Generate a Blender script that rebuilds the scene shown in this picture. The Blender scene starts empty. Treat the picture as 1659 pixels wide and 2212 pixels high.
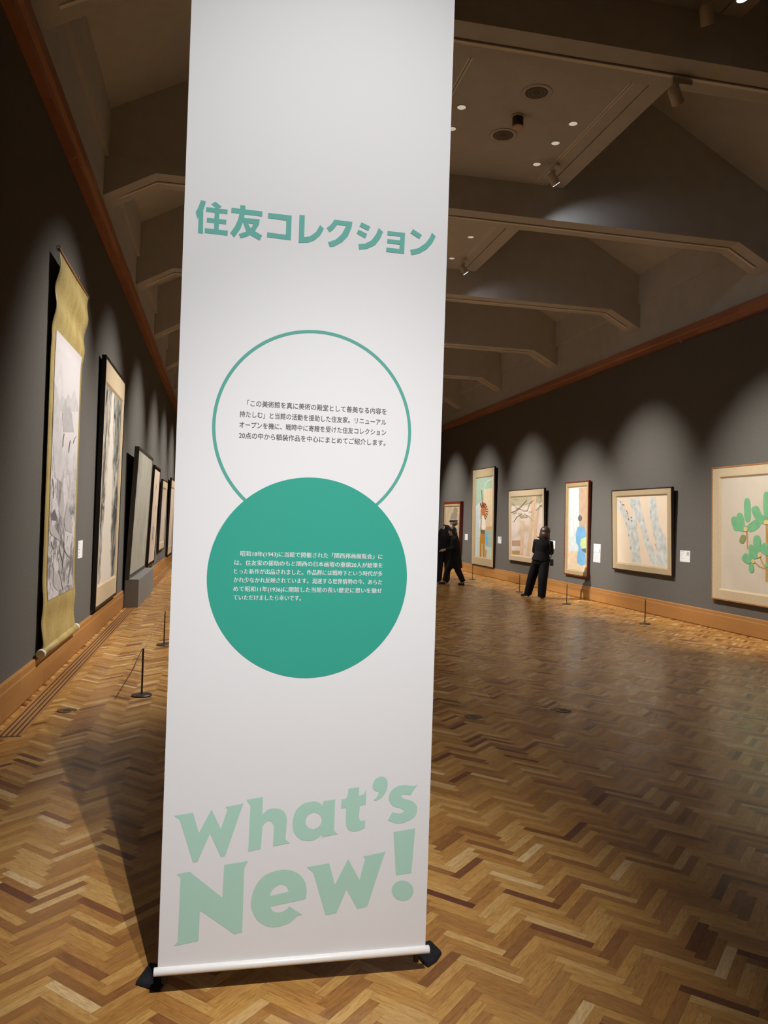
import bpy, bmesh, math, random
from mathutils import Vector, Matrix, geometry
random.seed(7)
S = bpy.context.scene
COL = S.collection

# ------------------------------------------------------------------ camera, world, exposure
YAW, PITCH, ROLL, FPX = 0.2072, 0.0111, 0.0320, 1691.7
def make_camera():
    f = Vector((math.sin(YAW)*math.cos(PITCH), math.cos(YAW)*math.cos(PITCH), math.sin(PITCH)))
    r = Vector((math.cos(YAW), -math.sin(YAW), 0)); u = r.cross(f)
    r2 = r*math.cos(ROLL)+u*math.sin(ROLL); u2 = -r*math.sin(ROLL)+u*math.cos(ROLL)
    cd = bpy.data.cameras.new('camera'); cam = bpy.data.objects.new('camera', cd); COL.objects.link(cam)
    cam.matrix_world = Matrix(((r2.x, u2.x, -f.x, 0), (r2.y, u2.y, -f.y, 0), (r2.z, u2.z, -f.z, 1.6), (0, 0, 0, 1)))
    cd.sensor_fit = 'HORIZONTAL'; cd.sensor_width = 36; cd.lens = 36*FPX/1659
    cd.clip_start = .05; cd.clip_end = 200
    S.camera = cam
make_camera()
W = bpy.data.worlds.new('world'); S.world = W; W.use_nodes = True
W.node_tree.nodes['Background'].inputs[0].default_value = (.9, .8, .7, 1)
W.node_tree.nodes['Background'].inputs[1].default_value = 0.0
S.view_settings.view_transform = 'Standard'; S.view_settings.look = 'None'
S.view_settings.exposure = EXPOSURE = 0.0
S.view_settings.gamma = 1; S.view_settings.use_curve_mapping = False
S.cycles.use_denoising = True
S.cycles.max_bounces = 8; S.cycles.diffuse_bounces = 5; S.cycles.glossy_bounces = 3
S.cycles.sample_clamp_indirect = 4
# lamp settings (watts); colours slightly warm
P_WALL_R, P_WALL_L, P_BANNER, P_DOWN = 1850, 1800, 1040, 98
LAMP_COL, BANNER_COL, DOWN_COL = (1, .95, .88), (1, .98, .965), (1, .96, .92)

# ------------------------------------------------------------------ room numbers (metres)
XL, XR = -1.552, 8.054
XC = (XL+XR)/2
Y0, Y1 = -9.0, 33.4
RAIL, SPRING, SOFFIT, PANEL_Z = 5.0, 6.62, 5.91, 6.38
BEAM_Y = [-5.22, -1.34, 2.54, 6.42, 10.29, 14.17, 18.06, 21.95, 25.84, 29.73]
BEAM_T = .48
BY = 2.68          # banner plane
TITLE=[[(-0.0946,2.6498),(-0.0786,2.6473),(-0.0804,2.6357),(-0.0861,2.6176),(-0.0845,2.5380),(-0.1008,2.5384),(-0.1006,2.5938),(-0.1045,2.5846),(-0.1105,2.6084),(-0.1031,2.6233),(-0.0979,2.6391)],
[(-0.0615,2.6400),(-0.0470,2.6499),(-0.0263,2.6353),(-0.0403,2.6250)],
[(-0.0764,2.6285),(-0.0063,2.6278),(-0.0068,2.6119),(-0.0775,2.6126)],
[(-0.0731,2.5930),(-0.0094,2.5930),(-0.0100,2.5771),(-0.0737,2.5777)],
[(-0.0788,2.5576),(-0.0034,2.5570),(-0.0039,2.5400),(-0.0793,2.5412)],
[(-0.0487,2.6213),(-0.0332,2.6204),(-0.0340,2.5494),(-0.0489,2.5494)],
[(0.0062,2.6358),(0.1093,2.6348),(0.1088,2.6171),(0.0052,2.6187)],
[(0.0348,2.6478),(0.0520,2.6481),(0.0516,2.6272),(0.0482,2.6010),(0.0380,2.5681),(0.0181,2.5364),(0.0043,2.5502),(0.0195,2.5743),(0.0289,2.5989),(0.0339,2.6252)],
[(0.0421,2.6053),(0.1010,2.6074),(0.0994,2.5896),(0.0856,2.5639),(0.0620,2.5443),(0.0396,2.5359),(0.0327,2.5494),(0.0560,2.5602),(0.0744,2.5764),(0.0794,2.5885),(0.0416,2.5888)],
[(0.0471,2.5866),(0.0609,2.5909),(0.0701,2.5760),(0.0867,2.5646),(0.1109,2.5528),(0.1028,2.5354),(0.0726,2.5488),(0.0553,2.5656)],
[(0.1284,2.6320),(0.2080,2.6316),(0.2080,2.5471),(0.1268,2.5490),(0.1274,2.5656),(0.1904,2.5641),(0.1904,2.6124),(0.1280,2.6138)],
[(0.2344,2.6373),(0.2527,2.6371),(0.2529,2.5624),(0.2722,2.5673),(0.2929,2.5846),(0.3060,2.6100),(0.3199,2.5987),(0.3083,2.5750),(0.2894,2.5557),(0.2674,2.5450),(0.2348,2.5410)],
[(0.3553,2.6340),(0.4183,2.6331),(0.4161,2.6136),(0.4046,2.5825),(0.3833,2.5577),(0.3561,2.5408),(0.3421,2.5382),(0.3354,2.5538),(0.3621,2.5656),(0.3828,2.5875),(0.3966,2.6171),(0.3649,2.6170),(0.3525,2.5988),(0.3399,2.5885),(0.3293,2.6019),(0.3435,2.6158)],
[(0.4496,2.6354),(0.4822,2.6236),(0.4752,2.6081),(0.4433,2.6200)],
[(0.4402,2.6089),(0.4715,2.5970),(0.4658,2.5805),(0.4344,2.5941)],
[(0.4419,2.5582),(0.4646,2.5622),(0.4872,2.5759),(0.5026,2.5986),(0.5116,2.6223),(0.5277,2.6098),(0.5186,2.5861),(0.5004,2.5603),(0.4721,2.5449),(0.4453,2.5393)],
[(0.5437,2.6150),(0.6067,2.6149),(0.6056,2.5409),(0.5409,2.5417),(0.5416,2.5566),(0.5882,2.5563),(0.5888,2.5718),(0.5434,2.5722),(0.5441,2.5871),(0.5895,2.5867),(0.5902,2.6005),(0.5430,2.6006)],
[(0.6350,2.6317),(0.6680,2.6140),(0.6590,2.5992),(0.6261,2.6164)],
[(0.6280,2.5575),(0.6566,2.5662),(0.6814,2.5860),(0.6967,2.6078),(0.7044,2.6265),(0.7185,2.6142),(0.7062,2.5886),(0.6862,2.5647),(0.6590,2.5475),(0.6315,2.5390)]]
SLOGAN_GROUPS=[[[(-0.1121,0.6038),(-0.0517,0.6113),(-0.0304,0.5433),(0.0081,0.6196),(0.0408,0.5530),(0.0608,0.6172),(0.0532,0.6257),(0.1139,0.6352),(0.1134,0.6347),(0.1129,0.6346),(0.1109,0.6299),(0.1060,0.6152),(0.0959,0.5832),(0.0820,0.5387),(0.0684,0.4949),(0.0591,0.4649),(0.0584,0.4640),(0.0573,0.4626),(0.0559,0.4611),(0.0542,0.4600),(0.0518,0.4594),(0.0488,0.4591),(0.0460,0.4590),(0.0440,0.4589),(0.0057,0.5403),(-0.0012,0.5231),(-0.0111,0.4980),(-0.0212,0.4727),(-0.0286,0.4550),(-0.0317,0.4477),(-0.0326,0.4465),(-0.0327,0.4479),(-0.0339,0.4484),(-0.0369,0.4476),(-0.0407,0.4472),(-0.0443,0.4470),(-0.0467,0.4469),(-0.0933,0.5898)]],
[[(0.1216,0.6465),(0.1773,0.6546),(0.1764,0.5946),(0.1797,0.5978),(0.1844,0.6025),(0.1899,0.6072),(0.1956,0.6107),(0.2013,0.6126),(0.2074,0.6137),(0.2137,0.6140),(0.2199,0.6137),(0.2261,0.6129),(0.2323,0.6114),(0.2383,0.6092),(0.2435,0.6062),(0.2480,0.6022),(0.2519,0.5974),(0.2552,0.5920),(0.2576,0.5862),(0.2591,0.5807),(0.2597,0.5750),(0.2598,0.5684),(0.2597,0.5597),(0.2594,0.5472),(0.2587,0.5318),(0.2579,0.5172),(0.2573,0.5071),(0.2725,0.4934),(0.2160,0.4853),(0.2173,0.5518),(0.2163,0.5546),(0.2149,0.5586),(0.2131,0.5629),(0.2110,0.5662),(0.2084,0.5686),(0.2053,0.5705),(0.2020,0.5718),(0.1986,0.5720),(0.1950,0.5710),(0.1911,0.5690),(0.1874,0.5663),(0.1844,0.5634),(0.1822,0.5612),(0.1807,0.5594),(0.1796,0.5557),(0.1785,0.5479),(0.1775,0.5329),(0.1767,0.5127),(0.1760,0.4929),(0.1756,0.4793),(0.1337,0.4723),(0.1360,0.6267)]],
[[(0.3835,0.6308),(0.4235,0.6356),(0.4235,0.5281),(0.4365,0.5156),(0.3834,0.5076),(0.3807,0.5172),(0.3778,0.5146),(0.3737,0.5107),(0.3689,0.5066),(0.3638,0.5033),(0.3586,0.5010),(0.3528,0.4991),(0.3467,0.4979),(0.3402,0.4975),(0.3330,0.4978),(0.3253,0.4989),(0.3175,0.5009),(0.3104,0.5038),(0.3039,0.5078),(0.2978,0.5128),(0.2923,0.5186),(0.2879,0.5249),(0.2845,0.5317),(0.2820,0.5391),(0.2804,0.5472),(0.2798,0.5558),(0.2801,0.5657),(0.2813,0.5766),(0.2835,0.5873),(0.2867,0.5966),(0.2910,0.6045),(0.2965,0.6113),(0.3027,0.6172),(0.3094,0.6221),(0.3171,0.6258),(0.3256,0.6285),(0.3341,0.6303),(0.3417,0.6314),(0.3482,0.6317),(0.3541,0.6313),(0.3594,0.6302),(0.3645,0.6286),(0.3694,0.6260),(0.3741,0.6225),(0.3781,0.6190),(0.3810,0.6167)],[(0.3519,0.5937),(0.3572,0.5929),(0.3627,0.5909),(0.3678,0.5879),(0.3719,0.5845),(0.3750,0.5805),(0.3775,0.5758),(0.3791,0.5707),(0.3797,0.5658),(0.3791,0.5608),(0.3776,0.5557),(0.3752,0.5508),(0.3719,0.5467),(0.3676,0.5431),(0.3621,0.5401),(0.3563,0.5379),(0.3508,0.5371),(0.3456,0.5379),(0.3403,0.5401),(0.3354,0.5430),(0.3315,0.5463),(0.3286,0.5497),(0.3263,0.5536),(0.3249,0.5579),(0.3244,0.5625),(0.3249,0.5679),(0.3262,0.5740),(0.3284,0.5799),(0.3314,0.5846),(0.3356,0.5882),(0.3408,0.5911),(0.3465,0.5930)]],
[[(0.4689,0.6707),(0.5070,0.6746),(0.5062,0.6447),(0.5225,0.6489),(0.5324,0.6640),(0.5317,0.6125),(0.5110,0.6098),(0.5087,0.5687),(0.5096,0.5664),(0.5109,0.5631),(0.5127,0.5598),(0.5151,0.5576),(0.5188,0.5571),(0.5235,0.5575),(0.5279,0.5582),(0.5310,0.5587),(0.5318,0.5329),(0.5281,0.5311),(0.5228,0.5284),(0.5167,0.5258),(0.5108,0.5238),(0.5048,0.5225),(0.4984,0.5215),(0.4921,0.5212),(0.4865,0.5220),(0.4814,0.5239),(0.4766,0.5268),(0.4724,0.5305),(0.4691,0.5348),(0.4669,0.5395),(0.4656,0.5447),(0.4648,0.5510),(0.4641,0.5589),(0.4634,0.5700),(0.4630,0.5836),(0.4627,0.5965),(0.4625,0.6054),(0.4451,0.6026),(0.4459,0.6341),(0.4484,0.6343),(0.4520,0.6346),(0.4559,0.6352),(0.4591,0.6365),(0.4615,0.6385),(0.4635,0.6411),(0.4652,0.6442),(0.4666,0.6481),(0.4676,0.6535),(0.4682,0.6601),(0.4686,0.6664)]],
[[(0.5813,0.7084),(0.5861,0.7084),(0.5908,0.7073),(0.5951,0.7054),(0.5988,0.7030),(0.6017,0.7001),(0.6040,0.6967),(0.6057,0.6925),(0.6067,0.6876),(0.6072,0.6817),(0.6071,0.6747),(0.6063,0.6675),(0.6045,0.6606),(0.6015,0.6538),(0.5974,0.6470),(0.5928,0.6406),(0.5880,0.6354),(0.5827,0.6314),(0.5769,0.6284),(0.5713,0.6262),(0.5668,0.6248),(0.5637,0.6247),(0.5615,0.6256),(0.5599,0.6268),(0.5587,0.6276),(0.5614,0.6300),(0.5653,0.6334),(0.5694,0.6372),(0.5724,0.6408),(0.5742,0.6444),(0.5752,0.6482),(0.5759,0.6516),(0.5763,0.6539),(0.5730,0.6553),(0.5683,0.6572),(0.5633,0.6596),(0.5594,0.6624),(0.5568,0.6656),(0.5549,0.6692),(0.5537,0.6733),(0.5534,0.6776),(0.5541,0.6827),(0.5557,0.6883),(0.5582,0.6938),(0.5613,0.6983),(0.5655,0.7020),(0.5707,0.7050),(0.5762,0.7072)]],
[[(0.7156,0.6763),(0.6905,0.6390),(0.6864,0.6400),(0.6805,0.6414),(0.6742,0.6426),(0.6691,0.6429),(0.6649,0.6421),(0.6610,0.6404),(0.6583,0.6383),(0.6575,0.6361),(0.6589,0.6339),(0.6623,0.6315),(0.6669,0.6290),(0.6721,0.6265),(0.6786,0.6242),(0.6863,0.6221),(0.6940,0.6196),(0.7006,0.6162),(0.7062,0.6117),(0.7111,0.6064),(0.7149,0.6006),(0.7170,0.5942),(0.7173,0.5870),(0.7160,0.5789),(0.7133,0.5710),(0.7092,0.5642),(0.7035,0.5587),(0.6961,0.5540),(0.6879,0.5500),(0.6797,0.5468),(0.6715,0.5443),(0.6629,0.5424),(0.6542,0.5415),(0.6456,0.5418),(0.6364,0.5441),(0.6268,0.5480),(0.6182,0.5521),(0.6123,0.5548),(0.6269,0.5825),(0.6317,0.5812),(0.6387,0.5794),(0.6461,0.5777),(0.6525,0.5771),(0.6580,0.5780),(0.6631,0.5797),(0.6671,0.5820),(0.6691,0.5842),(0.6687,0.5864),(0.6665,0.5888),(0.6628,0.5913),(0.6582,0.5938),(0.6521,0.5959),(0.6444,0.5978),(0.6365,0.6001),(0.6299,0.6035),(0.6245,0.6083),(0.6197,0.6142),(0.6159,0.6206),(0.6136,0.6271),(0.6129,0.6338),(0.6135,0.6410),(0.6154,0.6479),(0.6183,0.6540),(0.6227,0.6593),(0.6284,0.6640),(0.6348,0.6681),(0.6414,0.6712),(0.6479,0.6735),(0.6549,0.6748),(0.6620,0.6755),(0.6693,0.6756),(0.6770,0.6748),(0.6851,0.6732),(0.6929,0.6715),(0.6995,0.6708),(0.7049,0.6716),(0.7094,0.6733),(0.7131,0.6751)]],
[[(0.6341,0.5128),(0.7118,0.5222),(0.7025,0.3658),(0.6471,0.3613)]],
[[(0.7119,0.3071),(0.7111,0.3105),(0.7100,0.3140),(0.7085,0.3173),(0.7066,0.3206),(0.7045,0.3236),(0.7020,0.3266),(0.6992,0.3293),(0.6962,0.3318),(0.6930,0.3341),(0.6896,0.3360),(0.6860,0.3378),(0.6823,0.3391),(0.6786,0.3402),(0.6747,0.3409),(0.6708,0.3413),(0.6671,0.3414),(0.6634,0.3411),(0.6597,0.3404),(0.6561,0.3395),(0.6528,0.3382),(0.6497,0.3366),(0.6467,0.3347),(0.6440,0.3326),(0.6416,0.3302),(0.6396,0.3276),(0.6378,0.3247),(0.6364,0.3216),(0.6353,0.3185),(0.6346,0.3152),(0.6343,0.3118),(0.6343,0.3083),(0.6347,0.3049),(0.6355,0.3014),(0.6366,0.2980),(0.6382,0.2946),(0.6400,0.2914),(0.6421,0.2884),(0.6446,0.2854),(0.6473,0.2827),(0.6503,0.2802),(0.6535,0.2780),(0.6569,0.2760),(0.6605,0.2742),(0.6641,0.2728),(0.6678,0.2718),(0.6717,0.2710),(0.6756,0.2706),(0.6794,0.2705),(0.6831,0.2708),(0.6868,0.2714),(0.6903,0.2724),(0.6937,0.2736),(0.6968,0.2752),(0.6998,0.2771),(0.7025,0.2792),(0.7049,0.2816),(0.7070,0.2843),(0.7088,0.2871),(0.7103,0.2902),(0.7113,0.2934),(0.7120,0.2967),(0.7124,0.3001),(0.7123,0.3036)]],
[[(-0.0978,0.4111),(-0.0558,0.4165),(0.0531,0.3235),(0.0562,0.4322),(0.1354,0.4409),(0.1334,0.4377),(0.1307,0.4331),(0.1278,0.4282),(0.1256,0.4241),(0.1243,0.4210),(0.1234,0.4182),(0.1229,0.4160),(0.1225,0.4144),(0.1227,0.2025),(0.0971,0.1982),(-0.0184,0.2866),(-0.0195,0.1854),(-0.0987,0.1740),(-0.0864,0.1889),(-0.0846,0.3983)]],
[[(0.3237,0.2465),(0.3049,0.2432),(0.3010,0.2394),(0.2955,0.2339),(0.2889,0.2280),(0.2815,0.2232),(0.2730,0.2196),(0.2633,0.2165),(0.2533,0.2141),(0.2438,0.2126),(0.2348,0.2118),(0.2260,0.2119),(0.2174,0.2129),(0.2087,0.2152),(0.1998,0.2190),(0.1907,0.2241),(0.1820,0.2301),(0.1744,0.2369),(0.1679,0.2448),(0.1622,0.2538),(0.1574,0.2629),(0.1537,0.2715),(0.1510,0.2790),(0.1494,0.2858),(0.1487,0.2929),(0.1487,0.3009),(0.1492,0.3102),(0.1505,0.3203),(0.1527,0.3308),(0.1560,0.3410),(0.1606,0.3513),(0.1663,0.3619),(0.1729,0.3718),(0.1801,0.3801),(0.1876,0.3865),(0.1958,0.3914),(0.2046,0.3952),(0.2143,0.3984),(0.2252,0.4013),(0.2371,0.4034),(0.2493,0.4046),(0.2608,0.4044),(0.2716,0.4026),(0.2823,0.3994),(0.2923,0.3952),(0.3012,0.3902),(0.3091,0.3843),(0.3161,0.3774),(0.3220,0.3699),(0.3269,0.3622),(0.3306,0.3542),(0.3331,0.3458),(0.3347,0.3373),(0.3357,0.3292),(0.3358,0.3210),(0.3350,0.3126),(0.3339,0.3052),(0.3331,0.3000),(0.2141,0.2818),(0.2155,0.2789),(0.2175,0.2746),(0.2201,0.2701),(0.2233,0.2666),(0.2272,0.2642),(0.2319,0.2623),(0.2369,0.2610),(0.2422,0.2606),(0.2479,0.2611),(0.2541,0.2624),(0.2602,0.2643),(0.2654,0.2665),(0.2695,0.2695),(0.2730,0.2732),(0.2758,0.2767),(0.2778,0.2791)],[(0.2111,0.3182),(0.2126,0.3226),(0.2145,0.3290),(0.2172,0.3358),(0.2208,0.3414),(0.2256,0.3459),(0.2315,0.3498),(0.2378,0.3529),(0.2437,0.3546),(0.2494,0.3547),(0.2551,0.3536),(0.2604,0.3514),(0.2650,0.3485),(0.2686,0.3441),(0.2716,0.3384),(0.2739,0.3329),(0.2756,0.3291)]],
[[(0.3325,0.4083),(0.4103,0.4173),(0.4320,0.3425),(0.4757,0.4272),(0.5182,0.3537),(0.5353,0.4256),(0.5278,0.4332),(0.6084,0.4461),(0.6076,0.4447),(0.6066,0.4435),(0.6041,0.4374),(0.5987,0.4214),(0.5883,0.3880),(0.5742,0.3420),(0.5604,0.2970),(0.5510,0.2661),(0.5502,0.2646),(0.5493,0.2624),(0.5475,0.2601),(0.5439,0.2582),(0.5372,0.2568),(0.5283,0.2555),(0.5195,0.2545),(0.5135,0.2538),(0.4736,0.3232),(0.4676,0.3084),(0.4587,0.2868),(0.4496,0.2651),(0.4429,0.2498),(0.4399,0.2436),(0.4391,0.2426),(0.4383,0.2437),(0.4352,0.2439),(0.4283,0.2426),(0.4189,0.2414),(0.4098,0.2403),(0.4036,0.2396),(0.3563,0.3880)]]]
ART_TRUNKS=[
 ('bark',[(-0.933,1.445),(-0.784,1.410),(-0.614,1.258),(-0.437,1.066),(-0.385,1.014),(-0.306,1.067),(-0.302,1.213),(-0.119,1.150),(-0.151,1.005),(-0.119,0.799),(-0.037,0.514),(-0.035,0.329),(0.005,0.178),(-0.339,0.189),(-0.382,0.458),(-0.458,0.708),(-0.576,0.960),(-0.742,1.130),(-0.905,1.260)]),
 ('bark',[(-0.499,1.442),(-0.049,1.451),(0.013,1.252),(0.120,1.047),(0.206,0.866),(0.333,0.588),(0.528,0.397),(0.696,0.268),(0.929,0.166),(0.612,0.165),(0.355,0.185),(0.229,0.423),(0.103,0.641),(-0.006,0.883),(-0.154,1.067),(-0.302,1.213),(-0.411,1.340)]),
 ('bark',[(0.307,1.450),(0.546,1.452),(0.573,1.207),(0.642,0.971),(0.758,0.797),(0.874,0.703),(0.873,0.587),(0.943,0.436),(0.956,0.164),(0.754,0.164),(0.605,0.302),(0.519,0.555),(0.436,0.750),(0.371,0.929),(0.322,1.168)]),
 ('bark_spot',[(-0.346,0.460),(-0.348,0.445),(-0.358,0.433),(-0.372,0.426),(-0.389,0.425),(-0.404,0.431),(-0.415,0.443),(-0.419,0.457),(-0.416,0.472),(-0.407,0.484),(-0.392,0.491),(-0.376,0.491),(-0.361,0.486),(-0.350,0.474)]),
 ('bark_spot',[(-0.433,0.709),(-0.435,0.698),(-0.441,0.689),(-0.451,0.684),(-0.462,0.683),(-0.472,0.688),(-0.480,0.697),(-0.483,0.707),(-0.481,0.719),(-0.474,0.727),(-0.465,0.733),(-0.454,0.733),(-0.444,0.728),(-0.436,0.720)]),
 ('bark_spot',[(-0.529,0.939),(-0.531,0.930),(-0.537,0.922),(-0.547,0.918),(-0.558,0.918),(-0.569,0.922),(-0.576,0.929),(-0.579,0.939),(-0.577,0.948),(-0.570,0.955),(-0.561,0.959),(-0.549,0.960),(-0.539,0.956),(-0.532,0.948)]),
 ('bark_spot',[(0.385,1.168),(0.383,1.156),(0.376,1.146),(0.366,1.141),(0.354,1.141),(0.344,1.146),(0.336,1.156),(0.333,1.168),(0.335,1.181),(0.341,1.190),(0.352,1.196),(0.363,1.196),(0.374,1.190),(0.382,1.180)]),
 ('bark_spot',[(-0.203,1.316),(-0.205,1.308),(-0.212,1.301),(-0.221,1.298),(-0.232,1.298),(-0.242,1.302),(-0.249,1.308),(-0.251,1.317),(-0.249,1.325),(-0.243,1.331),(-0.234,1.335),(-0.223,1.334),(-0.213,1.331),(-0.206,1.324)]),
 ('bark_spot',[(0.107,1.007),(0.105,0.998),(0.099,0.991),(0.090,0.987),(0.080,0.987),(0.070,0.991),(0.064,0.998),(0.061,1.006),(0.063,1.015),(0.069,1.022),(0.078,1.026),(0.088,1.026),(0.097,1.023),(0.104,1.016)]),
 ('bark_spot',[(0.278,0.646),(0.276,0.637),(0.270,0.630),(0.262,0.626),(0.251,0.626),(0.242,0.629),(0.236,0.636),(0.233,0.645),(0.235,0.654),(0.241,0.661),(0.249,0.665),(0.259,0.665),(0.269,0.662),(0.275,0.655)]),
 ('bark_spot',[(0.541,0.555),(0.539,0.547),(0.534,0.540),(0.525,0.535),(0.516,0.535),(0.507,0.539),(0.500,0.545),(0.498,0.554),(0.499,0.562),(0.505,0.569),(0.514,0.574),(0.523,0.574),(0.532,0.570),(0.539,0.564)]),
 ('red_leaf',[(-0.760,1.377),(-0.762,1.371),(-0.768,1.367),(-0.776,1.365),(-0.786,1.365),(-0.795,1.368),(-0.801,1.372),(-0.803,1.378),(-0.802,1.383),(-0.796,1.388),(-0.787,1.390),(-0.778,1.390),(-0.769,1.387),(-0.763,1.383)]),
 ('red_leaf',[(-0.659,1.322),(-0.661,1.316),(-0.667,1.312),(-0.675,1.310),(-0.685,1.310),(-0.693,1.312),(-0.699,1.317),(-0.702,1.323),(-0.700,1.328),(-0.694,1.332),(-0.686,1.335),(-0.677,1.335),(-0.668,1.332),(-0.662,1.328)]),
 ('red_leaf',[(-0.613,1.317),(-0.615,1.312),(-0.620,1.307),(-0.629,1.305),(-0.638,1.305),(-0.647,1.308),(-0.653,1.312),(-0.655,1.318),(-0.653,1.323),(-0.648,1.328),(-0.639,1.330),(-0.630,1.330),(-0.621,1.327),(-0.615,1.323)]),
 ('red_leaf',[(-0.506,1.193),(-0.507,1.188),(-0.513,1.183),(-0.521,1.181),(-0.530,1.181),(-0.539,1.183),(-0.545,1.188),(-0.547,1.193),(-0.546,1.199),(-0.540,1.203),(-0.532,1.206),(-0.523,1.206),(-0.514,1.203),(-0.508,1.199)]),
 ('red_leaf',[(-0.470,1.151),(-0.472,1.145),(-0.477,1.141),(-0.486,1.138),(-0.495,1.138),(-0.503,1.141),(-0.509,1.145),(-0.512,1.151),(-0.510,1.156),(-0.504,1.161),(-0.496,1.163),(-0.487,1.163),(-0.479,1.161),(-0.473,1.156)]),
 ('red_leaf',[(-0.435,1.035),(-0.437,1.029),(-0.442,1.025),(-0.450,1.022),(-0.459,1.022),(-0.468,1.025),(-0.474,1.029),(-0.476,1.035),(-0.474,1.040),(-0.469,1.045),(-0.461,1.047),(-0.452,1.047),(-0.443,1.045),(-0.437,1.040)]),
 ('red_leaf',[(-0.326,1.067),(-0.328,1.061),(-0.333,1.057),(-0.341,1.054),(-0.351,1.054),(-0.359,1.057),(-0.365,1.061),(-0.367,1.067),(-0.365,1.072),(-0.360,1.076),(-0.352,1.079),(-0.343,1.079),(-0.335,1.076),(-0.329,1.072)]),
 ('red_leaf',[(-0.311,1.004),(-0.312,0.999),(-0.318,0.994),(-0.326,0.992),(-0.335,0.992),(-0.343,0.994),(-0.349,0.998),(-0.351,1.004),(-0.350,1.009),(-0.344,1.014),(-0.336,1.016),(-0.327,1.016),(-0.319,1.014),(-0.313,1.009)])]
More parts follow.
